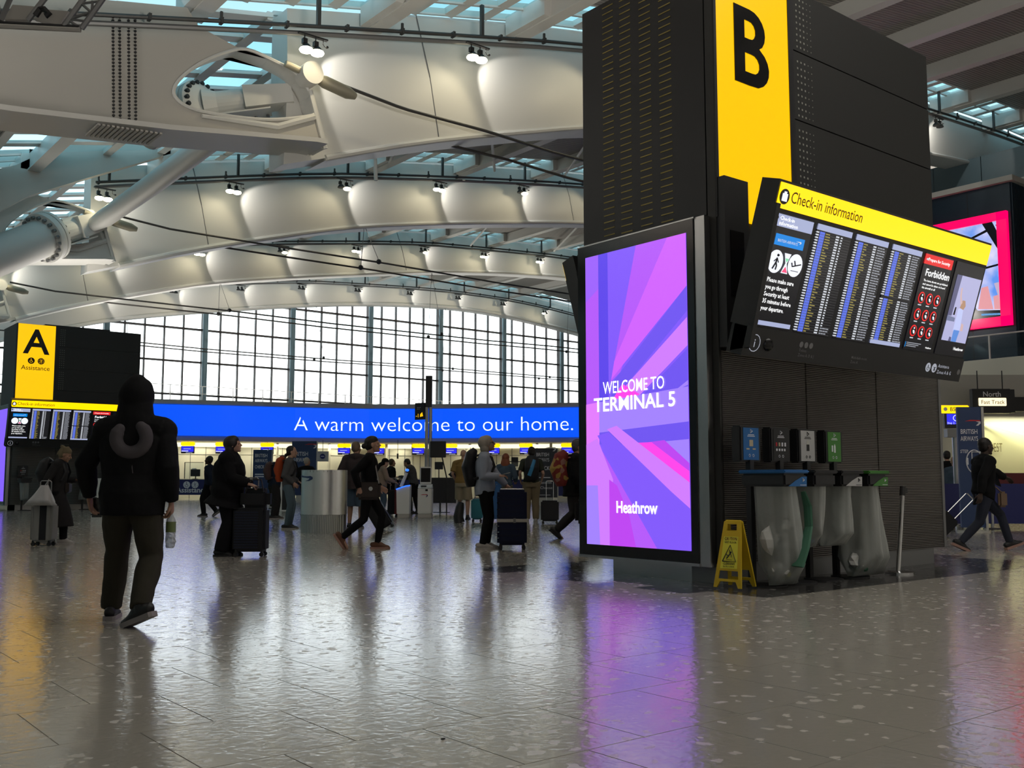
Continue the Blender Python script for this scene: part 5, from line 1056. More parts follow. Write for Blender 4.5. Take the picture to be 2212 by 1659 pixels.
# white kiosks
def kiosk_front(px, py, lab):
    t = thing('check_in_kiosk', lab, 'kiosk', gr(px, py), RZ)
    MB().bbox(-.20, .20, 0, .5, 0, .12, 'grey_steel', .01).build('base', t)
    MB().bbox(-.205, .205, -.02, .52, .12, .86, 'white', .02).build('body', t)
    m = MB(); m.add([(-.2, -.02, .86), (.2, -.02, .86), (.2, .3, .97), (-.2, .3, .97), (-.2, .5, .86), (.2, .5, .86)], [(0, 1, 2, 3), (3, 2, 5, 4), (0, 3, 4), (1, 5, 2)], 'white'); m.box(-.12, .04, .05, .12, .9, .93, 'black'); m.build('shelf', t)
    T_ = Matrix.Translation((0, .28, .96)) @ Matrix.Rotation(-.12, 4, 'X'); m = MB(); m.bbox(-.165, .165, -.04, .04, 0, .52, 'white', .02, T_); h = m.build('head', t); MB().box(-.14, .14, -.048, -.04, .07, .48, 'black_gloss', T_).build('screen', h)
    m = MB(); m.box(.02, .09, -.025, -.02, .77, .83, 'black'); ribbon(m, -.13, .66, .22, -.024, 'print_red', 'banner_navy'); m.build('print', t); return t
kiosk_front(917, 1119, 'white check-in kiosk with dark screen and ribbon mark facing the camera')
t = thing('check_in_kiosk', 'white check-in kiosk seen from the side with a glowing blue edge', 'kiosk', gr(871, 1119), RZ)
MB().bbox(-.17, .17, 0, .5, 0, .12, 'grey_steel', .01).build('base', t)
m = MB(); m.add([(-.19, 0, .12), (.17, 0, .12), (.18, 0, .95), (-.21, 0, .82), (-.19, .5, .12), (.17, .5, .12), (.18, .5, .95), (-.21, .5, .82)], [(0, 1, 2, 3), (7, 6, 5, 4), (0, 4, 5, 1), (1, 5, 6, 2), (2, 6, 7, 3), (3, 7, 4, 0)], 'white'); m.build('body', t)
emat('led_blue', (.02, .12, 1.0), 2.2); m = MB(); m.tube([(-.215, -.012, .825), (.06, -.012, .92), (.19, -.012, .935)], .016, 'led_blue', 6); m.build('light_strip', t)
m = MB(); m.tube([(-.1, .25, .9), (.06, .25, 1.3)], [(.09, .05), (.08, .04)], 'white', 10); h = m.build('head', t); MB().ball((.075, .25, 1.38), (.055, .05, .04), 'led_blue', 10, 6).build('beacon', h)
t = thing('check_in_kiosk', 'white self-service kiosk with dark side standing behind the grey trousered man', 'kiosk', gr(607, 1104), RZ); MB().bbox(-.15, .02, 0, .5, 0, 1.3, 'white', .01).box(.02, .2, .02, .5, 0, 1.25, 'black').build('body', t); MB().box(-.2, .22, -.05, .55, 0, .04, 'white').build('base', t)
t = thing('check_in_kiosk', 'low white box kiosk with black mark left of the hooded man', 'kiosk', gr(213, 1112), RZ); MB().bbox(-.25, .4, 0, .5, 0, 1.15, 'white', .01).build('body', t); MB().box(-.25, .4, -.01, .5, 0, .03, 'black').build('base', t); m = MB(); m.ball((-.14, -.01, .85), (.04, .01, .14), 'ink', 10, 6); m.box(-.18, -.08, -.012, 0, .6, .62, 'ink').box(-.18, -.08, -.012, 0, .54, .56, 'ink'); m.build('print', t)
# black fabric belt barriers, beyond the kiosks
for x0, x1, py, lab in ((932, 985, 1107, 'black fabric barrier right of the white kiosks'),):
    p0 = gr(x0, py); D = (p0.x * SA + p0.y * CA); t = thing('fabric_barrier', lab, 'barrier', p0, RZ); w_ = (x1 - x0) / F * D
    MB().bbox(-.1, w_, -.02, .02, .32, 1.18, 'bin_black', .01).build('fabric_panel', t); MB().rod((w_ * .35, 0, 0), (w_ * .35, 0, .4), .03, 'black', 8).lathe([(.35, 0), (.33, .02)], 'black', (w_ * .35, 0, 0), 20, sy=.5).build('stand', t)
t = thing('overhead_monitor', 'black monitor on a tall stalk beside the steel post', 'monitor', gr(955, 1108), RZ); MB().bbox(-.42, .12, -.03, .03, 1.85, 2.4, 'black', .015).build('screen', t); MB().tube([(.15, 0, 0), (.14, 0, 1.2), (.0, .04, 1.8), (-.05, .04, 2.0)], .025, 'black', 6).build('stalk', t)
# ------------------------------------------------------------------ luggage
def suitcase(loc, rz, w_, d_, h_, mt, lab, lean=0, handle=.45, ribs=0, strap=False, rib_m=None, ribv=False, hm='mid_metal'):
    t = thing('suitcase', lab, 'suitcase', loc, rz); T_ = Matrix.Rotation(lean, 4, 'Y'); z0 = .07
    m = MB(); m.bbox(-w_ / 2, w_ / 2, -d_ / 2, d_ / 2, z0, h_, mt, .035, T_); m.build('shell', t, smooth=True)
    if ribs:
        m = MB()
        for i in range(ribs):
            if ribv: x = -w_ / 2 + .05 + i * (w_ - .1) / (ribs - 1); m.box(x - .008, x + .008, -d_ / 2 - .008, d_ / 2 + .008, z0 + .05, h_ - .05, rib_m or mt, T_)
            else: z = z0 + .06 + i * (h_ - z0 - .12) / (ribs - 1); m.bbox(-w_ / 2 + .03, w_ / 2 - .10, -d_ / 2 - .008, d_ / 2 + .008, z - .012, z + .012, rib_m or mt, .004, T_)
        m.build('rib', t)
    if strap: m = MB(); m.box(-w_ / 2 - .006, w_ / 2 + .006, -d_ / 2 - .006, d_ / 2 + .006, h_ * .46, h_ * .46 + .05, 'grey_steel', T_); m.box(.02, .06, -d_ / 2 - .012, -d_ / 2, h_ * .46 - .01, h_ * .46 + .06, 'mid_metal', T_); m.build('strap', t)
    if handle: m = MB(); m.tube([T_ @ V(q) for q in ((-.09, 0, h_ - .05), (-.09, 0, h_ + handle - .02), (-.07, 0, h_ + handle), (.07, 0, h_ + handle), (.09, 0, h_ + handle - .02), (.09, 0, h_ - .05))], .011, hm, 6); m.build('pull_handle', t)
    else: m = MB(); m.tube([T_ @ V(q) for q in ((-.08, 0, h_ - .005), (-.07, 0, h_ + .02), (.07, 0, h_ + .02), (.08, 0, h_ - .005))], .012, 'black', 6); m.build('carry_handle', t)
    for sx_ in (-1, 1):
        for sy_ in (-1, 1): m = MB(); m.lathe([(.032, -.02), (.032, .02)], 'black', n=12, T=T_ @ Matrix.Translation((sx_ * (w_ / 2 - .05), sy_ * (d_ / 2 - .05), .032)) @ Matrix.Rotation(math.pi / 2, 4, 'X')); m.box(-.015 + sx_ * (w_ / 2 - .05), .015 + sx_ * (w_ / 2 - .05), sy_ * (d_ / 2 - .05) - .02, sy_ * (d_ / 2 - .05) + .02, .04, .09, 'black', T_); m.build('wheel', t)
    return t
mat('case_grey', (.22, .22, .215), .35); mat('case_black', (.010, .010, .012), .5, spec=.3); mat('case_navy', (.008, .012, .04), .45, spec=.2); mat('case_teal', (.01, .14, .19), .45); mat('case_blue', (.01, .08, .24), .45); mat('case_red', (.16, .015, .02), .45); mat('bag_white', (.40, .40, .41), .35)
suitcase(gr(86, 1180) + c2w(0, .12, 0), RZ, .36, .26, .68, 'case_grey', 'grey hard suitcase with black centre band pulled by the woman in the head wrap', handle=.38, ribs=2, ribv=True)
m = MB(); m.box(-.02, .09, -.137, -.13, .1, .66, 'case_black'); m.build('centre_band', bpy.data.objects['suitcase'])
t = thing('plastic_bag', 'white plastic bag hanging over the grey suitcase handle', 'bag', gr(88, 1180) + c2w(0, -.08, 0), RZ); m = MB(); sack(m, (.06, 0, 0, -.05, 0), (.06, .05), (.24, .14), .99, .66, 'bag_white', 5); m.build('bag_body', t, smooth='all'); MB().tube([(.06, 0, .97), (.12, 0, 1.08), (.1, 0, .97)], .012, 'bag_white', 5).build('bag_handle', t)
suitcase(gr(536, 1203) + c2w(0, .12, 0), RZ, .46, .28, .68, 'case_black', 'black hard suitcase with horizontal ribs below the dark shoulder bag', handle=.42, ribs=14, rib_m=mat('case_rib', (.02, .024, .04), .5, spec=.2))
t = thing('holdall', 'soft black bag resting on the ribbed black suitcase', 'bag', gr(545, 1203) + c2w(0, .1, 0) + V((0, 0, .655)), RZ); m = MB(); m.bbox(-.2, .22, -.12, .12, .0, .30, 'case_black', .07); m.build('bag_body', t, smooth=True); MB().tube([(-.12, -.1, .25), (-.05, -.1, .42), (.1, -.1, .42), (.14, -.1, .25)], .012, 'black', 6).build('carry_handle', t)
suitcase(gr(838, 1146) + c2w(-.02, .1, 0), RZ, .38, .24, .68, 'case_black', 'dark wheeled suitcase tilted behind the walking woman in black', lean=-.55, handle=.3)
suitcase(gr(848, 1116) + c2w(0, .1, 0), RZ, .3, .22, .8, 'case_black', 'upright black cabin bag standing left of the glowing kiosk', handle=.35)
suitcase(gr(857, 1118) + c2w(.0, .3, 0), RZ, .2, .22, .85, 'case_red', 'dark red suitcase edge beside the black cabin bag', handle=.3)
suitcase(gr(1106, 1188) + c2w(0, .18, 0), RZ, .46, .32, .92, 'case_navy', 'large navy suitcase with a grey strap in front of the denim jacket woman', handle=.0, ribs=9, strap=True, rib_m=mat('case_navy_rib', (.010, .013, .035), .5, spec=.2))
m = MB()
for z in (.18, .27, .36, .52, .62, .72, .80): m.tube([(-.232, -.14, z), (-.2, -.168, z)], .007, 'chrome', 6)
m.tube([(-.18, -.1, .93), (.18, -.1, .93)], .01, 'chrome', 6); m.build('trim_band', bpy.data.objects['suitcase.005'])
suitcase(gr(1188, 1132) + c2w(0, .1, 0), RZ, .44, .25, .58, 'case_black', 'black suitcase with tall raised handle standing alone near the blue desk', handle=.48, hm='chrome')
suitcase(gr(1030, 1128) + c2w(0, .1, 0), RZ, .3, .3, .6, 'case_teal', 'teal suitcase behind the man in sand coloured shorts', handle=.0)
suitcase(gr(1066, 1128) + c2w(0, .3, 0), RZ, .42, .28, 1.05, 'case_blue', 'tall blue suitcase behind the denim jacket woman', handle=.0)
t = thing('backpack', 'black rucksack standing on the floor at the feet of the bald man', 'bag', gr(990, 1129), RZ); m = MB(); m.tube([(.03, 0, 0), (.0, 0, .15), (.04, 0, .4), (.07, 0, .52)], [(.28, .14), (.24, .13), (.17, .11), (.08, .07)], 'case_black', 16); m.build('bag_body', t, smooth=True)
p0 = gr(2050, 1158); t = suitcase(p0 + c2w(-.35, 0, 0), RZ, .36, .24, .55, 'case_black', 'wheeled case with silver handle trailing behind the walking woman at right', lean=.8, handle=.55, hm='chrome')
# small black chip of litter on the floor
MB().ball((0, 0, .004), (.012, .006, .004), 'ink', 8, 5).build('litter_scrap'); o = bpy.data.objects['litter_scrap']; o.location = gr(957, 1598); tag(o, 'tiny black scrap lying alone on the pale floor tiles', 'litter')
# the dozen stanchion feet and desk things behind the counters
for i, (px, py, D, w_, h_, mt, lab) in enumerate(((1010, 1030, 57, 1.0, .5, 'case_black', 'heap of black bags on the desk left of the bald man'), (1130, 1028, 57, .9, .4, 'case_black', 'dark bag on the desk behind the red haired woman'))):
    t = thing('bag_heap', lab, 'bag', dep(px - 20, py, D) - V((0, 0, .06)), RZ); m = MB(); crumple(m, (0, 0, .2), (w_ / 2, .2, h_ / 2), mt, i); m.build('bag_body', t)
# ================================================================== PEOPLE
for nm, c, r in (('skin_light', (.42, .25, .18), .55), ('skin_mid', (.30, .17, .11), .55), ('skin_dark', (.045, .025, .018), .5), ('hair_dark', (.012, .009, .008), .5), ('hair_brown', (.06, .035, .02), .55), ('hair_grey', (.32, .29, .25), .6), ('hair_red', (.22, .06, .025), .55),
                 ('cloth_black', (.008, .008, .009), .85), ('cloth_coal', (.022, .021, .022), .85), ('cloth_olive', (.035, .032, .024), .9), ('cloth_navy', (.014, .02, .035), .85), ('cloth_grey', (.085, .085, .09), .9), ('cloth_brown', (.22, .14, .05), .9),
                 ('cloth_sand', (.30, .25, .17), .9), ('cloth_khaki', (.17, .135, .085), .9), ('denim_pale', (.30, .34, .42), .85), ('denim_blue', (.06, .09, .13), .85), ('jeans_light', (.10, .145, .18), .85), ('cloth_beige', (.28, .21, .16), .9), ('cloth_hoodie', (.045, .036, .038), .9),
                 ('cloth_green', (.035, .04, .03), .9), ('cloth_sage', (.16, .16, .10), .9), ('wrap_print', (.16, .13, .08), .8), ('shoe_black', (.012, .012, .013), .5), ('shoe_white', (.42, .40, .38), .5), ('shoe_tan', (.13, .055, .03), .55), ('sole', (.24, .22, .22), .6),
                 ('pack_orange', (.36, .06, .02), .7), ('pack_red', (.22, .025, .02), .75), ('pack_blue', (.03, .18, .36), .6), ('cushion_grey', (.075, .068, .075), .95), ('bottle_label', (.13, .17, .06), .5), ('leather', (.03, .02, .016), .5), ('phone', (.01, .01, .012), .2)):
    mat(nm, c, r, spec=.12 if r > .6 else .4, bump=(60, .25, .004) if nm.startswith(('cloth', 'denim', 'jeans')) else None)
_n = [0]; _ts = bpy.data.scenes.new('remesh_bench'); _tv = _ts.view_layers[0]
def remesh(mb, name, parent, vox, sm=2, fold=0, fs=9, cut=None):
    me = bpy.data.meshes.new('tmp'); me.from_pydata(mb.v, [], mb.f); ob = bpy.data.objects.new('tmp', me); _ts.collection.objects.link(ob)
    r = ob.modifiers.new('r', 'REMESH'); r.mode = 'VOXEL'; r.voxel_size = vox
    if sm: s = ob.modifiers.new('s', 'SMOOTH'); s.iterations = sm; s.factor = .5
    _tv.update(); dg = _tv.depsgraph; m2 = bpy.data.meshes.new_from_object(ob.evaluated_get(dg)); bpy.data.objects.remove(ob); bpy.data.meshes.remove(me)
    if fold:
        _n[0] += 1; of = V((_n[0] * 3.1, 0, 0))
        N = len(m2.vertices); cs = [0.0] * (3 * N); ns = [0.0] * (3 * N); m2.vertices.foreach_get('co', cs); m2.vertex_normals.foreach_get('vector', ns)
        for i in range(0, 3 * N, 3):
            x, y, z = cs[i:i + 3]; k = fold * (noise.noise(V((x * fs, y * fs, z * fs * .55)) + of) + .5 * noise.noise(V((x * fs * 2.1, y * fs * 2.1, z * fs * 1.6)) + of))
            cs[i] += ns[i] * k; cs[i + 1] += ns[i + 1] * k; cs[i + 2] += ns[i + 2] * k
        m2.vertices.foreach_set('co', cs)
    m2.name = name or 'body'; m2.polygons.foreach_set('use_smooth', [True] * len(m2.polygons))
    m2.materials.clear(); m2.materials.append(mb.mats[0]); m2.update()
    if name is None: return m2
    o = bpy.data.objects.new(name, m2); COL.objects.link(o); o.parent = parent; return o
def join(name, parent, meshes):                                             # several remeshed surfaces as one body mesh
    vs, fs = [], []
    for m_ in meshes:
        o = len(vs); vs += [q.co.copy() for q in m_.vertices]; fs += [[o + i for i in p.vertices] for p in m_.polygons]
    me = bpy.data.meshes.new(name); me.from_pydata(vs, [], fs); me.polygons.foreach_set('use_smooth', [True] * len(fs)); me.materials.append(meshes[0].materials[0])
    ob = bpy.data.objects.new(name, me); COL.objects.link(ob); ob.parent = parent; return ob
def ik(a, b, l1, l2, pole):                                                  # middle joint of a two-bone chain
    a, b = V(a), V(b); d = b - a; L = min(d.length, (l1 + l2) * .999); d.normalize(); b = a + d * L
    x = (l1 * l1 - l2 * l2 + L * L) / (2 * L); y = math.sqrt(max(l1 * l1 - x * x, 0)); p = V(pole); p = (p - d * p.dot(d)).normalized()
    return a + d * x + p * y, b
def hand_mesh(m, w, d, pn_, side, s, curl, mt):                               # palm, four fingers of unequal length, thumb from the side
    d = V(d).normalized(); nrm = V(pn_); nrm = (nrm - d * nrm.dot(d)).normalized(); a = d.cross(nrm) * side
    m.tube([w - d * .03 * s, w + d * .01 * s, w + d * .05 * s, w + d * .085 * s], [(.026 * s, .022 * s), (.034 * s, .018 * s), (.043 * s, .016 * s), (.041 * s, .013 * s)], mt, 12, up=nrm)
    for k, (o, L) in enumerate(((.031, .074), (.0105, .084), (-.0105, .078), (-.031, .062))):
        p = w + d * .078 * s + a * (o * s); ang = 0; pts = [p - d * .02 * s, p]; q = p
        for j in range(3):
            ang += curl * (.75 + .08 * k); dd = d * math.cos(ang) + nrm * math.sin(ang); q = q + dd * (L * s * (.42, .32, .26)[j]); pts.append(q)
        m.tube(pts, [.0095 * s, .0095 * s, .0088 * s, .008 * s, .0068 * s], mt, 8)
    p = w + d * .02 * s + a * .028 * s; dd = (d * .72 + a * .62 + nrm * .25).normalized(); q = p + dd * .045 * s; r_ = q + (dd * .6 + d * .5 + nrm * .5 * curl).normalized() * .033 * s
    m.tube([p - dd * .015 * s, p, q, r_], [.014 * s, .014 * s, .0105 * s, .0085 * s], mt, 8)
def head_mesh(m, c, Rm, s, mt, detail):
    T_ = Matrix.Translation(c) @ Rm
    f = lambda x, y, z: T_ @ V((x * s, y * s, z * s))
    m.ball((0, 0, 0), (1, 1, 1), mt, 20, 14, T_ @ Matrix.Translation((-.008 * s, 0, .03 * s)) @ Matrix.Diagonal((.098 * s, .077 * s, .092 * s, 1)))
    m.ball((0, 0, 0), (1, 1, 1), mt, 16, 12, T_ @ Matrix.Translation((.028 * s, 0, -.035 * s)) @ Matrix.Diagonal((.066 * s, .060 * s, .085 * s, 1)))
    m.ball(f(.072, 0, -.098), .024 * s, mt, 10, 8)
    m.tube([f(.090, 0, .012), f(.103, 0, -.012), f(.116, 0, -.030), f(.098, 0, -.040)], [.010 * s, .011 * s, .014 * s, .009 * s], mt, 8)
    m.tube([f(.085, -.03, .02), f(.094, 0, .022), f(.085, .03, .02)], [.010 * s, .010 * s, .010 * s], mt, 8)
    m.tube([f(.088, -.018, -.066), f(.098, 0, -.064), f(.088, .018, -.066)], [.007 * s, .009 * s, .007 * s], mt, 8)
    for y in (-1, 1): m.ball((0, 0, 0), (1, 1, 1), mt, 10, 8, T_ @ Matrix.Translation((.0, .079 * y * s, -.012 * s)) @ Matrix.Diagonal((.019 * s, .010 * s, .032 * s, 1)))
    m.ball(f(.060, -.033, -.03), .028 * s, mt, 8, 6); m.ball(f(.060, .033, -.03), .028 * s, mt, 8, 6)
def person(pos, face, label, h=1.72, vox=.012, skin='skin_light', top='cloth_black', bot='cloth_black', shoes='shoe_black', sole=None, hair=('short', 'hair_dark'), build=1.0,
           feet=None, hands=None, lean=0.0, twist=0.0, headyaw=0.0, headpitch=0.0, headdrop=0, topk={}, botk={}, curl=(.45, .45), group=None, nods=False, extra=None):
    """pos on the floor; face = heading in degrees in the camera frame (0 right, 90 away); feet = ((x, y, z, pitch), (...)) left, right; hands = offsets from the shoulder"""
    t = thing('person', label, 'person', pos, RZ + math.radians(face), group)
    s = h / 1.75; S = lambda x, y, z: V((x * s, y * s, z * s)); b = build
    feet = feet or ((.02, .10, 0, 0), (-.02, -.10, 0, 0)); fx = (feet[0][0] + feet[1][0]) / 2
    spread = abs(feet[0][0] - feet[1][0]); hipz = .92 - .10 * spread ** 2 - (.02 if spread > .3 else 0)
    hip = V((fx * .25, 0, hipz)); sp = V((math.sin(lean), 0, math.cos(lean)))
    tw = Matrix.Rotation(twist, 3, 'Z')
    chest = hip + sp * .40; neck = hip + sp * .545 + V((.0, 0, 0)); headc = neck + sp * .08 + V((.035 + headdrop * .05, 0, .085 - headdrop * .05))
    Rm = Matrix.Rotation(headyaw, 4, 'Z') @ Matrix.Rotation(headpitch, 4, 'Y')
    sh = [neck + tw @ V((-.01, y * .185 * b ** .5, -.065)) - sp * .0 for y in (1, -1)]
    hp = [hip + V((0, y * .09, 0)) for y in (1, -1)]
    body = MB(); tp = MB(); bt = MB(); sk = M[skin]; body.mi(skin); tp.mi(top); bt.mi(bot)
    X = lambda v: V(v) * s
    e = .012
    # torso (elliptical section, ra across the body, rb front to back)
    tr = [(hip + V((0, 0, -.06)), .150, .105), (hip + V((0, 0, .04)), .165, .115), (hip + sp * .16, .145, .102), (hip + sp * .30, .162, .115), (hip + sp * .42, .178, .112), (hip + sp * .49, .150, .088), (neck + V((0, 0, -.01)), .065, .06)]
    def torso(m, ext, mt, lo=0, hem=None, shoulder=True):
        pts, rad = [], []
        for i, (p, ra, rb) in enumerate(tr[lo:]):
            k = b if i + lo < 5 else b ** .5
            pts.append(X(p)); rad.append(((ra * k + ext) * s, (rb * k * (1.0 if i + lo > 3 else b ** .5) + ext) * s))
        if hem: pts.insert(0, X(V((hip.x + hem[1], 0, hem[0])))); rad.insert(0, (hem[2] * s, hem[3] * s))
        m.tube(pts, rad, mt, 24, up=(1, 0, 0))
        if shoulder:
            for q in sh: m.ball(X(q), (.060 + ext * .85) * s, mt, 14, 10)
            m.tube([X(sh[0]) , X(neck + V((-.005, 0, -.035))), X(sh[1])], [(.058 + ext) * s, (.07 + ext) * s, (.058 + ext) * s], mt, 14)
    torso(body, 0, skin)
    body.tube([X(neck + V((-.01, 0, -.05))), X(neck + V((.0, 0, .02))), X(headc + V((-.01, 0, -.05)))], [.062 * s, .056 * s, .056 * s], skin, 12)
    L1, L2 = .285, .26; arms = []
    hands = hands or ((.04, .06, -.54), (.04, -.06, -.54))
    for i, y in enumerate((1, -1)):
        tgt = sh[i] + V(hands[i][:3]); pole = hands[i][3] if len(hands[i]) > 3 else (-1, y * .35, -.2)
        el, wr = ik(sh[i], tgt, L1, L2, pole); arms.append((sh[i], el, wr))
        body.tube([X(sh[i]), X(sh[i].lerp(el, .45)), X(el), X(el.lerp(wr, .35)), X(wr)], [.048 * s, .044 * s, .037 * s, .038 * s, .025 * s], skin, 12)
    legs = []
    for i, y in enumerate((1, -1)):
        fx_, fy, fz, pit = feet[i][:4]; ya = feet[i][4] if len(feet[i]) > 4 else 0
        ank = V((fx_, fy, fz + .085)); kn, ank = ik(hp[i], ank, .425, .42, (1, y * .08, 0)); legs.append((hp[i], kn, ank, pit, ya))
        body.tube([X(hp[i]), X(hp[i].lerp(kn, .5)), X(kn), X(kn.lerp(ank, .3)), X(ank)], [.085 * s * b ** .5, .073 * s * b ** .5, .054 * s, .056 * s, .037 * s], skin, 14)
        d = V((math.cos(pit) * math.cos(ya), math.cos(pit) * math.sin(ya), -math.sin(pit))); body.tube([X(ank + d * -.04 + V((0, 0, -.03))), X(ank + d * .06 + V((0, 0, -.045))), X(ank + d * .15 + V((0, 0, -.06)))], [.034 * s, .034 * s, .022 * s], skin, 10)
    bm_ = remesh(body, None, t, vox, 2)
    hm = MB(); head_mesh(hm, X(headc), Rm, s * 1.02, skin, True); hm.tube([X(neck), X(headc + V((-.01, 0, -.05)))], [.052 * s, .05 * s], skin, 12)
    parts = [bm_, remesh(hm, None, t, min(vox, .008) * .85, 2)]
    for i, (a, el, wr) in enumerate(arms):
        y = (1, -1)[i]; d = (wr - el).normalized(); hh = MB(); nrm = V((0, -y, 0)) if abs(d.z) > .55 else V((0, -y * .3, -.9)); hh.mi(skin)
        hand_mesh(hh, X(wr), d, nrm, y * (1 if abs(d.z) > .55 else -1), s, curl[i], skin); parts.append(remesh(hh, None, t, .0048 if vox < .011 else .0065, 1))
    join('body', t, parts)
    # clothes
    tk = dict(ext=.022, sleeve=.020, long=True, hem=None, fold=.006, collar=True, hood=False); tk.update(topk)
    torso(tp, tk['ext'], top, 0, tk['hem'])
    for i, (a, el, wr) in enumerate(arms):
        c_ = tk['sleeve']
        if tk['long']: tp.tube([X(a + V((0, 0, .0))), X(a.lerp(el, .5)), X(el), X(el.lerp(wr, .5)), X(wr.lerp(el, .04))], [(.052 + c_) * s, (.046 + c_) * s, (.042 + c_) * s, (.036 + c_) * s, (.030 + c_ * .6) * s], top, 14)
        else: tp.tube([X(a), X(a.lerp(el, .5)), X(a.lerp(el, .78))], [(.054 + c_) * s, (.05 + c_) * s, (.052 + c_) * s], top, 14)
    if tk['collar']: tp.tube([X(neck + V((-.01, 0, -.05))), X(neck + V((.0, 0, .0))), X(neck + V((.005, 0, .035)))], [.085 * s, .068 * s, .066 * s], top, 14)
    if tk['hood'] == 'up':
        T_ = Matrix.Translation(X(headc)) @ Rm
        tp.ball((0, 0, 0), (1, 1, 1), top, 22, 16, T_ @ Matrix.Translation((-.03 * s, 0, .03 * s)) @ Matrix.Diagonal((.135 * s, .125 * s, .145 * s, 1))); tp.ball((0, 0, 0), (1, 1, 1), top, 16, 12, T_ @ Matrix.Translation((-.04 * s, 0, .075 * s)) @ Matrix.Diagonal((.10 * s, .085 * s, .115 * s, 1)))
        tp.tube([X(neck + V((-.06, 0, -.10))), X(neck + V((-.04, 0, .02))), X(headc + V((-.04, 0, 0)))], [(.17 * s, .09 * s), (.135 * s, .10 * s), (.12 * s, .10 * s)], top, 18, up=(1, 0, 0))
    elif tk['hood']:
        tp.tube([X(neck + V((.04, .09, -.02))), X(neck + V((-.06, .10, -.0))), X(neck + V((-.11, 0, -.02))), X(neck + V((-.06, -.10, -.0))), X(neck + V((.04, -.09, -.02)))], [.035 * s, .05 * s, .065 * s, .05 * s, .035 * s], top, 12)
    if tk.get('skirt'):
        z0, x0, ra, rb = tk['skirt']; tp.tube([X(hip + V((0, 0, .12))), X(hip + V((0, 0, -.05))), X(V((hip.x + x0 * .5, 0, (hipz + z0) / 2))), X(V((hip.x + x0, 0, z0)))], [(.17 * b * s, .13 * b * s), (.20 * b * s, .155 * b * s), ((.2 + ra) / 2 * s, (.16 + rb) / 2 * s), (ra * s, rb * s)], top, 24, up=(1, 0, 0))
    remesh(tp, 'top' if not tk.get('nm') else tk['nm'], t, vox, 3, tk['fold'] * s, 8)
    bk = dict(ext=.018, short=0, fold=.006, flare=0.0); bk.update(botk)
    bt.tube([X(hip + V((0, 0, -.10))), X(hip + V((0, 0, -.02))), X(hip + V((0, 0, .08)))], [((.155 * b + bk['ext']) * s, (.115 * b + bk['ext']) * s), ((.168 * b + bk['ext']) * s, (.122 * b + bk['ext']) * s), ((.152 * b + bk['ext'] * .5) * s, (.108 * b + bk['ext'] * .5) * s)], bot, 22, up=(1, 0, 0))
    for (a, kn, an, pit, ya) in legs:
        x_ = bk['ext']; k = b ** .5
        if bk['short']: bt.tube([X(a + V((0, 0, .02))), X(a.lerp(kn, .5)), X(a.lerp(kn, bk['short']) if bk['short'] <= 1 else kn.lerp(an, bk['short'] - 1))], [(.092 * k + x_) * s, (.085 * k + x_) * s, (.085 + x_ + .01) * s], bot, 16)
        else: bt.tube([X(a + V((0, 0, .02))), X(a.lerp(kn, .5)), X(kn), X(kn.lerp(an, .4)), X(an.lerp(kn, .02) + V((0, 0, -.01)))], [(.092 * k + x_) * s, (.078 * k + x_) * s, (.060 + x_) * s, (.058 + x_ + bk['flare'] * .5) * s, (.045 + x_ + bk['flare']) * s], bot, 16)
    remesh(bt, 'trousers' if not bk['short'] else 'shorts', t, vox, 3, bk['fold'] * s, 7)
    for i, (a, kn, an, pit, ya) in enumerate(legs):
        d = V((math.cos(pit) * math.cos(ya), math.cos(pit) * math.sin(ya), -math.sin(pit))); n_ = V((math.sin(pit) * math.cos(ya), math.sin(pit) * math.sin(ya), math.cos(pit))); sd = n_.cross(d); m = MB(); m.mi(shoes)
        base = an - n_ * .045
        m.tube([X(base + d * q + n_ * w_) for q, w_ in ((-.105, .004), (-.092, .014), (-.03, .018), (.04, .008), (.10, -.004), (.16, -.012), (.188, -.016))], [(r1 * s, r2 * s) for r1, r2 in ((.016, .02), (.038, .042), (.043, .052), (.044, .044), (.050, .034), (.042, .026), (.016, .014))], shoes, 14, up=n_)
        m.tube([X(an + V((0, 0, .03))), X(an - n_ * .03)], [.044 * s, .046 * s], shoes, 12)
        m.tube([X(an + V((0, 0, .0)) - n_ * .01 + d * .03), X(base + d * .12 + n_ * .0)], [.042 * s, .024 * s], shoes, 10); so = remesh(m, 'shoe', t, vox * .8, 2)
        m = MB(); out = [(-.105, .022), (-.09, .04), (-.02, .040), (.06, .047), (.12, .048), (.165, .034), (.185, .008), (.185, -.008), (.165, -.034), (.12, -.048), (.06, -.047), (-.02, -.040), (-.09, -.04), (-.105, -.022)]
        m.poly([(a_ * 1.06, b_ * 1.1) for a_, b_ in out], [], -.045, -.010, lambda q, y_, w_: X(base + d * q + sd * y_ + n_ * w_), sole or 'shoe_black'); m.build('sole', so)
    # hair or headwear
    T_ = Matrix.Translation(X(headc)) @ Rm; f = lambda x, y, z: T_ @ V((x * s, y * s, z * s)); hk, hc = hair; hm = MB(); hm.mi(hc)
    E = lambda c, r: hm.ball((0, 0, 0), (1, 1, 1), hc, 18, 14, T_ @ Matrix.Translation(V(c) * s) @ Matrix.Diagonal((r[0] * s, r[1] * s, r[2] * s, 1)))
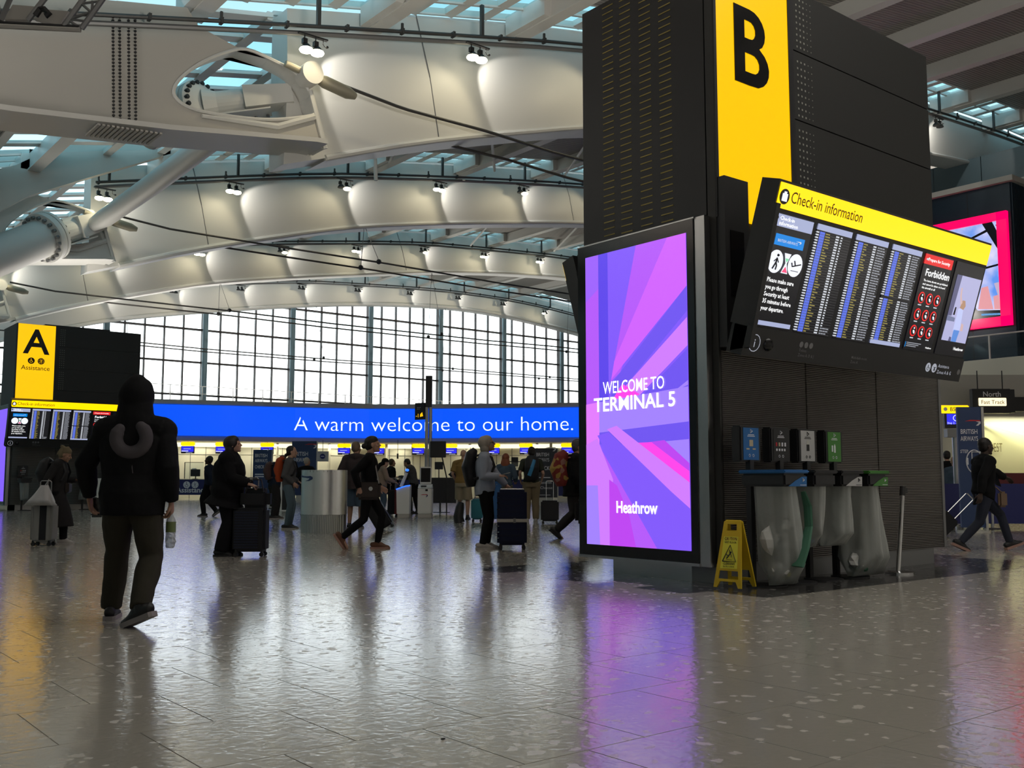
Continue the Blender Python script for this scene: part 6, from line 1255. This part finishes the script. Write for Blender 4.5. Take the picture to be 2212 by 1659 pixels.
    if hk not in ('none', 'hood'):
        E((-.026, 0, .045), (.098, .088, .092)); E((-.045, 0, .0), (.072, .084, .09))
        if hk in ('bun', 'longbob', 'long', 'tail', 'wrap'): E((-.005, 0, .062), (.098, .086, .078))
        if hk == 'bun': hm.ball(f(-.135, 0, -.005), .042 * s, hc, 12, 8); E((-.06, 0, -.03), (.06, .06, .06))
        if hk == 'lowbun': hm.ball(f(-.12, 0, -.07), .038 * s, hc, 12, 8)
        if hk == 'longbob': E((-.03, 0, .03), (.115, .108, .11)); E((-.055, 0, -.06), (.075, .10, .095))
        if hk == 'long': E((-.03, 0, .03), (.108, .102, .10)); hm.tube([f(-.05, 0, .0), f(-.07, 0, -.12), f(-.08, 0, -.25), f(-.08, 0, -.33)], [(.10 * s, .07 * s), (.125 * s, .07 * s), (.13 * s, .055 * s), (.09 * s, .03 * s)], hc, 16, up=(1, 0, 0))
        if hk == 'tail': E((-.05, 0, -.02), (.075, .085, .085)); hm.tube([f(-.07, 0, -.04), f(-.12, 0, -.09), f(-.13, 0, -.20), f(-.11, 0, -.30)], [(.06 * s, .05 * s), (.07 * s, .055 * s), (.065 * s, .05 * s), (.02 * s, .02 * s)], hc, 12, up=(0, 1, 0))
        if hk == 'wrap':
            for k in range(7): a_ = k * .9; hm.ball(f(-.04 + .05 * math.cos(a_), .06 * math.sin(a_), .11 + .01 * math.cos(2 * a_)), .035 * s, hc, 8, 6)
            hm.tube([f(-.09, .05, .0), f(-.14, .06, .02), f(-.13, .03, -.05)], .022 * s, hc, 8)
        if hk == 'beanie': E((-.012, 0, .055), (.108, .095, .095)); hm.tube([f(.08, 0, .05), f(-.10, 0, .01)], [(.08 * s, .03 * s)] * 2, hc, 12)
        remesh(hm, {'beanie': 'beanie', 'wrap': 'head_wrap'}.get(hk, 'hair'), t, min(vox, .009), 2, .003 * s if hk != 'beanie' else .0015, 22)
    if not nods and hk != 'hood':
        m = MB()
        for y in (-1, 1): m.ball(f(.083, .031 * y, -.004), (.010 * s, .013 * s, .006 * s), 'hair_dark', 8, 5)
        m.tube([f(.094, -.02, -.067), f(.1005, 0, -.066), f(.094, .02, -.067)], .0028 * s, 'dark_red', 5); m.build('face_features', t)
    J = dict(hip=X(hip), neck=X(neck), chest=X(chest), head=X(headc), sh=[X(q) for q in sh], wr=[X(a[2]) for a in arms], el=[X(a[1]) for a in arms], s=s, f=f, sp=sp, hd=[(a[2] - a[1]).normalized() for a in arms])
    return t, J
def glasses(t, J, mt='black'):
    f, s = J['f'], J['s']; m = MB()
    for y in (-1, 1):
        m.tube([f(.098, .031 * y + .023 * math.cos(q), -.004 + .018 * math.sin(q)) for q in [k * .7 for k in range(10)]], .0035 * s, mt, 4); m.tube([f(.096, .052 * y, .0), f(.05, .075 * y, .004), (f(.0, .083 * y, .0))], .003 * s, mt, 4)
    m.tube([f(.10, -.01, 0), f(.10, .01, 0)], .003 * s, mt, 4); m.build('glasses', t)
def place_of(t, p): return t.matrix_basis @ p if False else Matrix.Translation(t.location) @ Matrix.Rotation(t.rotation_euler[2], 4, 'Z') @ V(p)
def backpack(t, J, mt, label, w_=.29, h_=.46, d_=.2, off=.02, pocket=None, rot=0):
    o = place_of(t, J['chest']); b = thing('backpack', label, 'backpack', o, t.rotation_euler[2]); s = J['s']; x = -.15 - off
    m = MB(); m.mi(mt); m.tube([V((x - .03, 0, -h_ * .62)) * s, V((x - .04, 0, -h_ * .45)) * s, V((x - d_ * .35, 0, -.05)) * s, V((x - d_ * .2, 0, h_ * .25)) * s, V((x + .02, 0, h_ * .40)) * s], [(w_ * .42 * s, d_ * .38 * s), (w_ * .5 * s, d_ * .5 * s), (w_ * .5 * s, d_ * .55 * s), (w_ * .46 * s, d_ * .42 * s), (w_ * .3 * s, d_ * .2 * s)], mt, 20, up=(1, 0, 0))
    remesh(m, 'pack_body', b, .014, 2, .006, 9)
    for y in (-1, 1):
        m = MB(); m.tube([V((x + .02, y * .08, .12)) * s, V((-.02, y * .11, .155)) * s, V((.105, y * .125, .10)) * s, V((.15, y * .14, -.04)) * s, V((.09, y * .165, -.18)) * s, V((x, y * .15, -.24)) * s], [(.022 * s, .006 * s)] * 6, mt if pocket is None else 'case_black', 8, up=(1, 0, 0)); m.build('strap', b)
    if pocket: pocket(b, x, s)
    return b
B_ = lambda px, py: gr(px, py)
# 1 hooded man walking away, close
P1 = gr(276, 1347)
t1, J1 = person(P1, 96, 'hooded person in black jacket walking away with a neck cushion on the back', 1.84, .009, 'skin_mid', 'cloth_black', 'cloth_olive', 'shoe_black', 'sole', ('hood', 'cloth_black'), 1.13,
    feet=((.26, .185, .0, 0, .1), (-.24, -.14, .05, .36, 1.05)), hands=((.16, .15, -.47, (-.4, 1, -.2)), (.0, -.07, -.50)), lean=.04, topk=dict(ext=.05, sleeve=.035, hood='up', fold=.008, hem=(.76, .0, .215, .165), nm='hooded_jacket'), botk=dict(ext=.026, fold=.012, flare=.0), curl=(.6, .8), nods=True)
c = thing('neck_cushion', 'dark grey horseshoe neck cushion hanging on the back of the hooded person', 'cushion', place_of(t1, J1['chest'] + V((-.185, -.02, .03))), t1.rotation_euler[2])
m = MB(); m.mi('cushion_grey'); a_ = [math.radians(q) for q in range(128, 413, 15)]; m.tube([(0, .108 * math.cos(q), .108 * math.sin(q)) for q in a_], [.038] + [.05 - .012 * abs(math.sin(q)) * 0 for q in a_[1:-1]] + [.038], 'cushion_grey', 14, up=(1, 0, 0)); m.ball((0, .108 * math.cos(a_[0]), .108 * math.sin(a_[0])), .04, 'cushion_grey'); m.ball((0, .108 * math.cos(a_[-1]), .108 * math.sin(a_[-1])), .04, 'cushion_grey'); remesh(m, 'cushion_body', c, .008, 3)
MB().tube([(0, -.01, -.15), (-.005, -.015, -.22), (-.002, -.02, -.26)], .004, 'cushion_grey', 5).build('cord', c)
w_ = J1['wr'][1]; dn = J1['hd'][1]
bt_ = thing('water_bottle', 'crumpled clear water bottle with green label in the hand of the hooded person', 'bottle', place_of(t1, w_ + dn * .10 + V((.03, .012, -.01))), t1.rotation_euler[2]); bt_.scale = (1.12, 1.12, 1.12)
m = MB(); m.lathe([(.014, .02), (.014, 0), (.03, -.03), (.032, -.045)], 'clear_plastic', n=16); m.build('neck', bt_, smooth=True); m = MB(); m.lathe([(.033, -.045), (.033, -.115)], 'bottle_label', n=18); m.build('label', bt_, smooth=True)
m = MB(); pr_ = [(.033, -.115), (.030, -.13), (.036, -.145), (.028, -.16), (.034, -.178), (.026, -.195), (.030, -.21), (.02, -.222)]; m.lathe(pr_, 'clear_plastic', n=14); rr = random.Random(4); m.v = [p + V((rr.uniform(-.006, .006), rr.uniform(-.006, .006), 0)) for p in m.v]; m.build('crumpled_body', bt_)
ph = thing('mobile_phone', 'dark phone in the left hand of the hooded person', 'phone', place_of(t1, J1['wr'][0] + J1['hd'][0] * .09 + V((.02, -.04, 0))), t1.rotation_euler[2]); MB().bbox(-.005, .005, -.037, .037, -.075, .075, 'phone', .003).build('case', ph)
# 2 woman in head wrap, left
t2_, J2 = person(gr(118, 1176), 8, 'woman in printed head wrap and long dark coat walking right with a grey suitcase', 1.66, .012, 'skin_mid', 'cloth_coal', 'cloth_black', 'shoe_white', 'shoe_white', ('wrap', 'wrap_print'), 1.0,
    feet=((.12, .06, .0, 0), (-.12, -.06, .02, .2)), hands=((.24, .04, -.26), (-.06, -.12, -.50)), lean=.06, headdrop=.8, headpitch=.3, topk=dict(ext=.032, sleeve=.03, skirt=(.30, .06, .20, .25), nm='coat', fold=.008))
backpack(t2_, J2, 'case_black', 'black rucksack on the back of the woman in the head wrap', .3, .5, .26)
ph = thing('mobile_phone', 'phone held up in front of the woman in the head wrap', 'phone', place_of(t2_, J2['wr'][0] + J2['hd'][0] * .11), t2_.rotation_euler[2]); MB().bbox(-.075, .075, -.037, .037, -.004, .004, 'phone', .003).build('case', ph)
b = thing('belt_bag', 'small dark bag at the hip of the woman in the head wrap', 'bag', place_of(t2_, J2['hip'] + V((.16, .05, .08))), t2_.rotation_euler[2] + .0); MB().bbox(-.04, .04, -.1, .1, -.09, .08, 'leather', .02).build('bag_body', b)
# 3 small man walking left
person(gr(450, 1116), 172, 'man in dark blue top walking left past the assistance desk', 1.84, .015, 'skin_dark', 'cloth_navy', 'cloth_black', 'shoe_black', 'sole', ('short', 'hair_dark'), 1.02, feet=((.10, .08, 0, 0), (-.20, -.08, .08, .6)), hands=((-.15, .06, -.50), (.06, -.05, -.52)), lean=.02, headpitch=-.1, topk=dict(ext=.03, sleeve=.03))
# 4 woman in black coat
t4, J4 = person(gr(488, 1201), 3, 'woman in loose black coat and flared trousers looking up beside a ribbed suitcase', 1.69, .011, 'skin_light', 'cloth_black', 'cloth_black', 'shoe_black', None, ('longbob', 'hair_dark'), 1.3,
    feet=((.03, .10, 0, 0), (-.05, -.10, 0, 0)), hands=((.30, -.03, -.36), (.33, -.0, -.35)), lean=.05, headpitch=-.18, topk=dict(ext=.07, sleeve=.05, skirt=(.72, -.04, .30, .32), nm='coat', fold=.008), botk=dict(ext=.022, flare=.04))
ph = thing('mobile_phone', 'phone in the hand of the woman in the black coat', 'phone', place_of(t4, J4['wr'][1] + J4['hd'][1] * .12), t4.rotation_euler[2]); MB().bbox(-.07, .07, -.035, .035, -.004, .004, 'phone', .003).build('case', ph)
# 5 older person behind
person(gr(587, 1099), 35, 'grey haired person in dark jacket and cropped trousers behind the rucksack man', 1.60, .015, 'skin_light', 'cloth_black', 'cloth_olive', 'shoe_white', None, ('short', 'hair_grey'), 1.1, hands=((.18, .1, -.40), (-.1, -.2, -.46)), headdrop=.6, headpitch=.3, topk=dict(ext=.03), botk=dict(ext=.03))
# 6 man with bent head
t6, J6 = person(gr(592, 1121), 10, 'man in dark jacket and glasses bending his head over something, maroon rucksack on his back', 1.86, .014, 'skin_light', 'cloth_navy', 'cloth_coal', 'shoe_black', 'sole', ('short', 'hair_brown'), 1.05,
    feet=((.05, .09, 0, 0), (-.03, -.09, 0, 0)), hands=((.25, -.08, -.28), (.25, .08, -.28)), lean=.12, headdrop=1.6, headpitch=.55, topk=dict(ext=.03, hood=True))
glasses(t6, J6); backpack(t6, J6, mat('pack_maroon', (.06, .03, .03), .8), 'dull maroon rucksack of the man with bent head', .3, .46, .22)
# 7 woman with orange backpack
t7, J7 = person(gr(622, 1143), 5, 'woman in grey jacket and light jeans with hair in a bun beside the steel pod', 1.83, .013, 'skin_light', 'cloth_grey', 'jeans_light', 'shoe_black', 'shoe_white', ('lowbun', 'hair_dark'), 1.0,
    feet=((.02, .08, 0, 0), (-.02, -.08, 0, 0)), hands=((.18, -.02, -.40), (.12, .02, -.44)), lean=.02, topk=dict(ext=.028, sleeve=.03), botk=dict(ext=.012))
def pk7(b, x, s): m = MB(); m.bbox(x - .16, x - .1, -.11, .11, -.25, -.05, 'case_black', .02); m.build('pocket', b)
backpack(t7, J7, 'pack_orange', 'orange rucksack with black pocket on the woman beside the steel pod', .3, .52, .2, .01, pk7)
# 8 man pointing
person(gr(660, 1112), 70, 'man in dark sweater behind the steel pod stretching out his right arm', 1.80, .015, 'skin_mid', 'cloth_black', 'cloth_black', 'shoe_black', None, ('short', 'hair_grey'), 1.15, hands=((.1, .08, -.46), (.14, -.44, -.12, (-.3, 0, -1))), headyaw=-.3, topk=dict(ext=.03))
# 9 staff behind the desk, only the head above the pod
person(dep(708, 1040, 61.2) * V((1, 1, 0)), -95, 'distant staff member with bare head seen just above the steel pod', 1.75, .02, 'skin_mid', 'cloth_coal', 'cloth_black', 'shoe_black', None, ('none', 'hair_dark'), 1.0, nods=True)
# 10 man in shorts
person(gr(767, 1142), 88, 'broad man in grey brown hoodie and denim shorts seen from behind', 1.93, .013, 'skin_mid', 'cloth_hoodie', 'denim_blue', 'shoe_black', 'sole', ('short', mat('hair_sandy', (.16, .11, .07), .6)), 1.22, feet=((.0, .12, 0, 0), (.0, -.11, 0, 0)), hands=((.06, .10, -.45), (.2, -.02, -.30)), headyaw=-.5, topk=dict(ext=.035, sleeve=.03, hood=True, hem=(.80, 0, .235, .18)), botk=dict(short=1.1, ext=.025), nods=True)
# 11 woman in black walking right
t11, J11 = person(gr(800, 1186), 2, 'woman in black with hair bun striding right with a shoulder bag and brown boots', 1.80, .011, 'skin_light', 'cloth_black', 'cloth_black', 'shoe_tan', mat('sole_pale', (.35, .2, .16), .6), ('bun', 'hair_dark'), .96,
    feet=((.10, .05, 0, 0), (-.42, -.07, .10, .95)), hands=((.16, .06, -.42), (-.12, -.05, -.44, (-1, -.3, 0))), lean=.03, headpitch=-.15, topk=dict(ext=.022, sleeve=.024, hem=(.84, 0, .17, .15)), botk=dict(ext=.004, fold=.003))
b = thing('shoulder_bag', 'dark leather shoulder bag with round metal clasp on the striding woman', 'bag', place_of(t11, J11['hip'] + V((.03, -.20, .02))), t11.rotation_euler[2])
MB().bbox(-.20, .18, -.045, .045, -.15, .12, 'leather', .04).build('bag_body', b, smooth=True); m = MB(); disc(m, .03, .02, .032, 'chrome', -.046, 16); m.build('clasp', b); MB().tube([(-.17, 0, .1), (-.12, .05, .42), (-.02, .1, .58), (.06, .12, .5), (.15, .02, .1)], [(.012, .004)] * 5, 'mid_metal', 6).build('strap', b)
# 12, 13 two at the kiosk
person(gr(824, 1118), 20, 'person in beige jacket and blue jeans with a black scarf reaching to the kiosk', 1.74, .015, 'skin_light', 'cloth_beige', 'denim_blue', 'shoe_black', None, ('tail', 'cloth_black'), 1.05, hands=((.2, .0, -.38), (.33, .0, -.36)), lean=.05, headpitch=.3, headdrop=.5, topk=dict(ext=.03, sleeve=.03), nods=True)
person(gr(842, 1108), 30, 'person in black coat standing behind the beige jacket at the kiosk', 1.80, .016, 'skin_mid', 'cloth_black', 'cloth_black', 'shoe_black', None, ('short', 'hair_brown'), 1.1, hands=((.2, .0, -.38), (.2, .0, -.40)), lean=.05, topk=dict(ext=.035), nods=True)
# 14 man leaning at the side kiosk
person(gr(893, 1110), 168, 'man in camouflage dark jacket leaning left over the glowing kiosk', 1.86, .015, 'skin_mid', mat('cloth_camo', (.045, .045, .05), .9, var=(18, .6)), 'cloth_black', 'shoe_black', None, ('short', 'hair_dark'), 1.02, feet=((.05, .1, 0, 0), (-.12, -.1, 0, 0)), hands=((.34, -.02, -.26), (.30, .05, -.30)), lean=.22, headdrop=1.2, headpitch=.45, topk=dict(ext=.026), nods=True)
# 15 bald man tan shirt
person(gr(1000, 1122), 82, 'shaven headed man in brown shirt and sand coloured shorts seen from behind', 1.93, .013, 'skin_light', 'cloth_brown', 'cloth_sand', 'shoe_black', None, ('none', 'hair_dark'), 1.12, feet=((.1, .12, 0, 0), (-.02, -.12, 0, 0)), hands=((.12, .02, -.42), (.22, .05, -.34)), topk=dict(ext=.03, sleeve=.03, long=False, hem=(.84, 0, .20, .15)), botk=dict(short=1.0, ext=.028), nods=True)
# 16 woman in the denim jacket
t16, J16 = person(gr(1047, 1186), 0, 'woman in pale denim jacket with glasses looking up, hand on a navy suitcase', 1.76, .010, 'skin_light', 'denim_pale', 'cloth_black', 'shoe_white', 'shoe_white', ('longbob', 'hair_grey'), 1.14,
    feet=((.03, .07, 0, 0), (-.03, -.09, 0, 0)), hands=((.38, .02, -.47, (-.2, 0, -1)), (.24, .02, -.27, (-1, -.3, -.6))), lean=.0, headpitch=-.25, topk=dict(ext=.028, sleeve=.030, hem=(.92, .01, .21, .18), fold=.006, nm='denim_jacket'), botk=dict(ext=.012, fold=.005), curl=(.8, .5))
glasses(t16, J16); backpack(t16, J16, 'case_black', 'large black rucksack on the woman in the denim jacket', .32, .58, .22)
ph = thing('mobile_phone', 'pale phone in the hand of the woman in the denim jacket', 'phone', place_of(t16, J16['wr'][1] + J16['hd'][1] * .10 + V((0, 0, .03))), t16.rotation_euler[2]); MB().bbox(-.075, .075, -.035, .035, -.005, .005, 'wall_grey', .004, Matrix.Rotation(-.25, 4, 'Y')).build('case', ph)
m = MB(); 
for k in range(4): m.ball(J16['neck'] + V((.168 + (.01 if k < 2 else .02), -.05, -.14 - k * .11)), .008, 'mid_metal', 6, 4)
m.build('jacket_button', t16)
# 17 red haired woman
person(gr(1092, 1126), 80, 'woman with long red hair, blue grey sweater and sage trousers seen from behind', 1.78, .014, 'skin_light', 'denim_blue', 'cloth_sage', 'shoe_white', None, ('long', 'hair_red'), .98, hands=((.1, .1, -.44), (.2, -.05, -.36)), topk=dict(ext=.026, sleeve=.03), nods=True)
# 18 man with blue striped backpack
t18, J18 = person(gr(1148, 1129), 92, 'man in khaki trousers and dark shirt with a blue striped rucksack seen from behind', 1.93, .013, 'skin_light', 'cloth_green', 'cloth_khaki', 'shoe_white', 'shoe_white', ('short', 'hair_dark'), 1.02, feet=((.0, .10, 0, 0), (.0, -.10, 0, 0)), hands=((.12, .06, -.42), (.14, -.06, -.42)), headyaw=.3, topk=dict(ext=.024, long=False), botk=dict(ext=.03, fold=.011), nods=True)
def pk18(b, x, s): m = MB(); m.tube([(x - .17, .07, -.26), (x - .21, .0, -.05), (x - .17, -.06, .14)], [(.05, .03), (.055, .03), (.04, .03)], 'pack_blue', 10); m.build('pocket', b)
backpack(t18, J18, 'case_black', 'black rucksack with slanting blue stripe on the khaki trousered man', .34, .54, .22, .0, pk18)
# 19 man in beanie
t19, J19 = person(gr(1238, 1163), 4, 'man in grey beanie and black coat striding right behind the purple screen', 1.88, .012, 'skin_light', 'cloth_black', 'cloth_coal', 'shoe_black', None, ('beanie', 'cloth_grey'), 1.12, feet=((.32, .07, 0, -.05), (-.30, -.08, .06, .7)), hands=((.14, .06, -.46), (.1, -.06, -.48)), lean=.10, headpitch=.05, topk=dict(ext=.045, sleeve=.035, hood=True, skirt=(.72, .0, .22, .19), nm='coat'), botk=dict(ext=.025, fold=.009))
mf = mat('pack_floral', (.18, .022, .02), .8); tt = mf.node_tree; b_ = tt.nodes['Principled BSDF']; vo = nn('ShaderNodeTexVoronoi', tt); vo.inputs['Scale'].default_value = 12; tx = nn('ShaderNodeTexCoord', tt); tt.links.new(tx.outputs['Object'], vo.inputs['Vector']); cr_ = nn('ShaderNodeValToRGB', tt); cr_.color_ramp.interpolation = 'CONSTANT'
cr_.color_ramp.elements[0].color = (.17, .015, .012, 1); cr_.color_ramp.elements[1].position = .72; cr_.color_ramp.elements[1].color = (.36, .23, .05, 1); q_ = cr_.color_ramp.elements.new(.9); q_.color = (.25, .12, .1, 1); sp_ = nn('ShaderNodeSeparateColor', tt); tt.links.new(vo.outputs['Color'], sp_.inputs[0]); tt.links.new(sp_.outputs[0], cr_.inputs[0]); tt.links.new(cr_.outputs[0], b_.inputs['Base Color'])
backpack(t19, J19, 'pack_floral', 'red and yellow flowered rucksack on the man in the beanie', .36, .58, .30, .03)
b = thing('holdall', 'black bag with round grey emblem carried low by the man in the beanie', 'bag', place_of(t19, J19['wr'][1] + V((.08, -.04, -.42))), t19.rotation_euler[2]); m = MB(); m.bbox(-.24, .26, -.08, .08, -.22, .22, 'case_black', .06); m.build('bag_body', b, smooth=True)
m = MB(); m.tube([(.02 + .13 * math.cos(q), -.085, .13 * math.sin(q)) for q in [k * .45 for k in range(15)]], .006, 'grey_steel', 4); m.tube([(.0, -.085, -.1), (.03, -.085, .1)], .014, 'grey_steel', 4); m.tube([(-.05, -.085, .03), (.1, -.085, .01)], .010, 'grey_steel', 4); m.build('emblem', b); MB().tube([(-.14, 0, .2), (-.08, 0, .40), (.02, 0, .40), (.1, 0, .2)], .01, 'black', 5).build('carry_handle', b)
# 20 right-hand walker
t20, J20 = person(gr(2130, 1189), 3, 'person in black open jacket striding right past the blue queue barrier', 1.80, .011, 'skin_dark', 'cloth_black', mat('jeans_dark', (.012, .015, .03), .85), 'shoe_black', 'sole_pale', ('short', 'hair_dark'), 1.06,
    feet=((.40, .05, .035, -.32), (-.42, -.06, .045, .42)), hands=((.50, .10, -.24, (-.2, 0, -1)), (-.22, -.10, -.48)), lean=.06, headyaw=.1, topk=dict(ext=.032, sleeve=.034, hem=(.80, -.03, .20, .18), fold=.008, nm='jacket'), botk=dict(ext=.008, fold=.005))
m = MB(); m.add([J20['neck'] + V(q) for q in ((.125, -.04, -.10), (.135, .04, -.10), (.20, .06, -.42), (.19, -.12, -.45))], [(0, 1, 2, 3)], 'cloth_grey'); m.v = [q for q in m.v]; m.build('shirt', t20)
b = thing('handbag', 'small tan bag swinging in front of the striding person at right', 'bag', place_of(t20, J20['hip'] + V((.27, -.05, -.06))), t20.rotation_euler[2]); MB().bbox(-.07, .07, -.04, .04, -.14, .10, mat('tan_bag', (.16, .10, .06), .6), .03).build('bag_body', b, smooth=True); MB().tube([(0, 0, .08), (-.12, -.06, .16), (-.3, -.12, .24)], .01, 'tan_bag', 5).build('strap', b)
# 21, 22 behind the barrier
person(dep(2048, 1040, 27) * V((1, 1, 0)), 80, 'tall dark haired person in black at the right, left of the navy banner', 1.86, .02, 'skin_light', 'cloth_black', 'cloth_black', 'shoe_black', None, ('short', 'hair_dark'), 1.1, nods=True)
person(dep(2063, 1040, 25) * V((1, 1, 0)), 75, 'fair haired person in blue grey jacket between the tower and the navy banner', 1.66, .02, 'skin_light', 'denim_blue', 'cloth_black', 'shoe_black', None, ('short', mat('hair_fair', (.38, .26, .15), .6)), 1.1, nods=True)

bpy.data.scenes.remove(_ts)
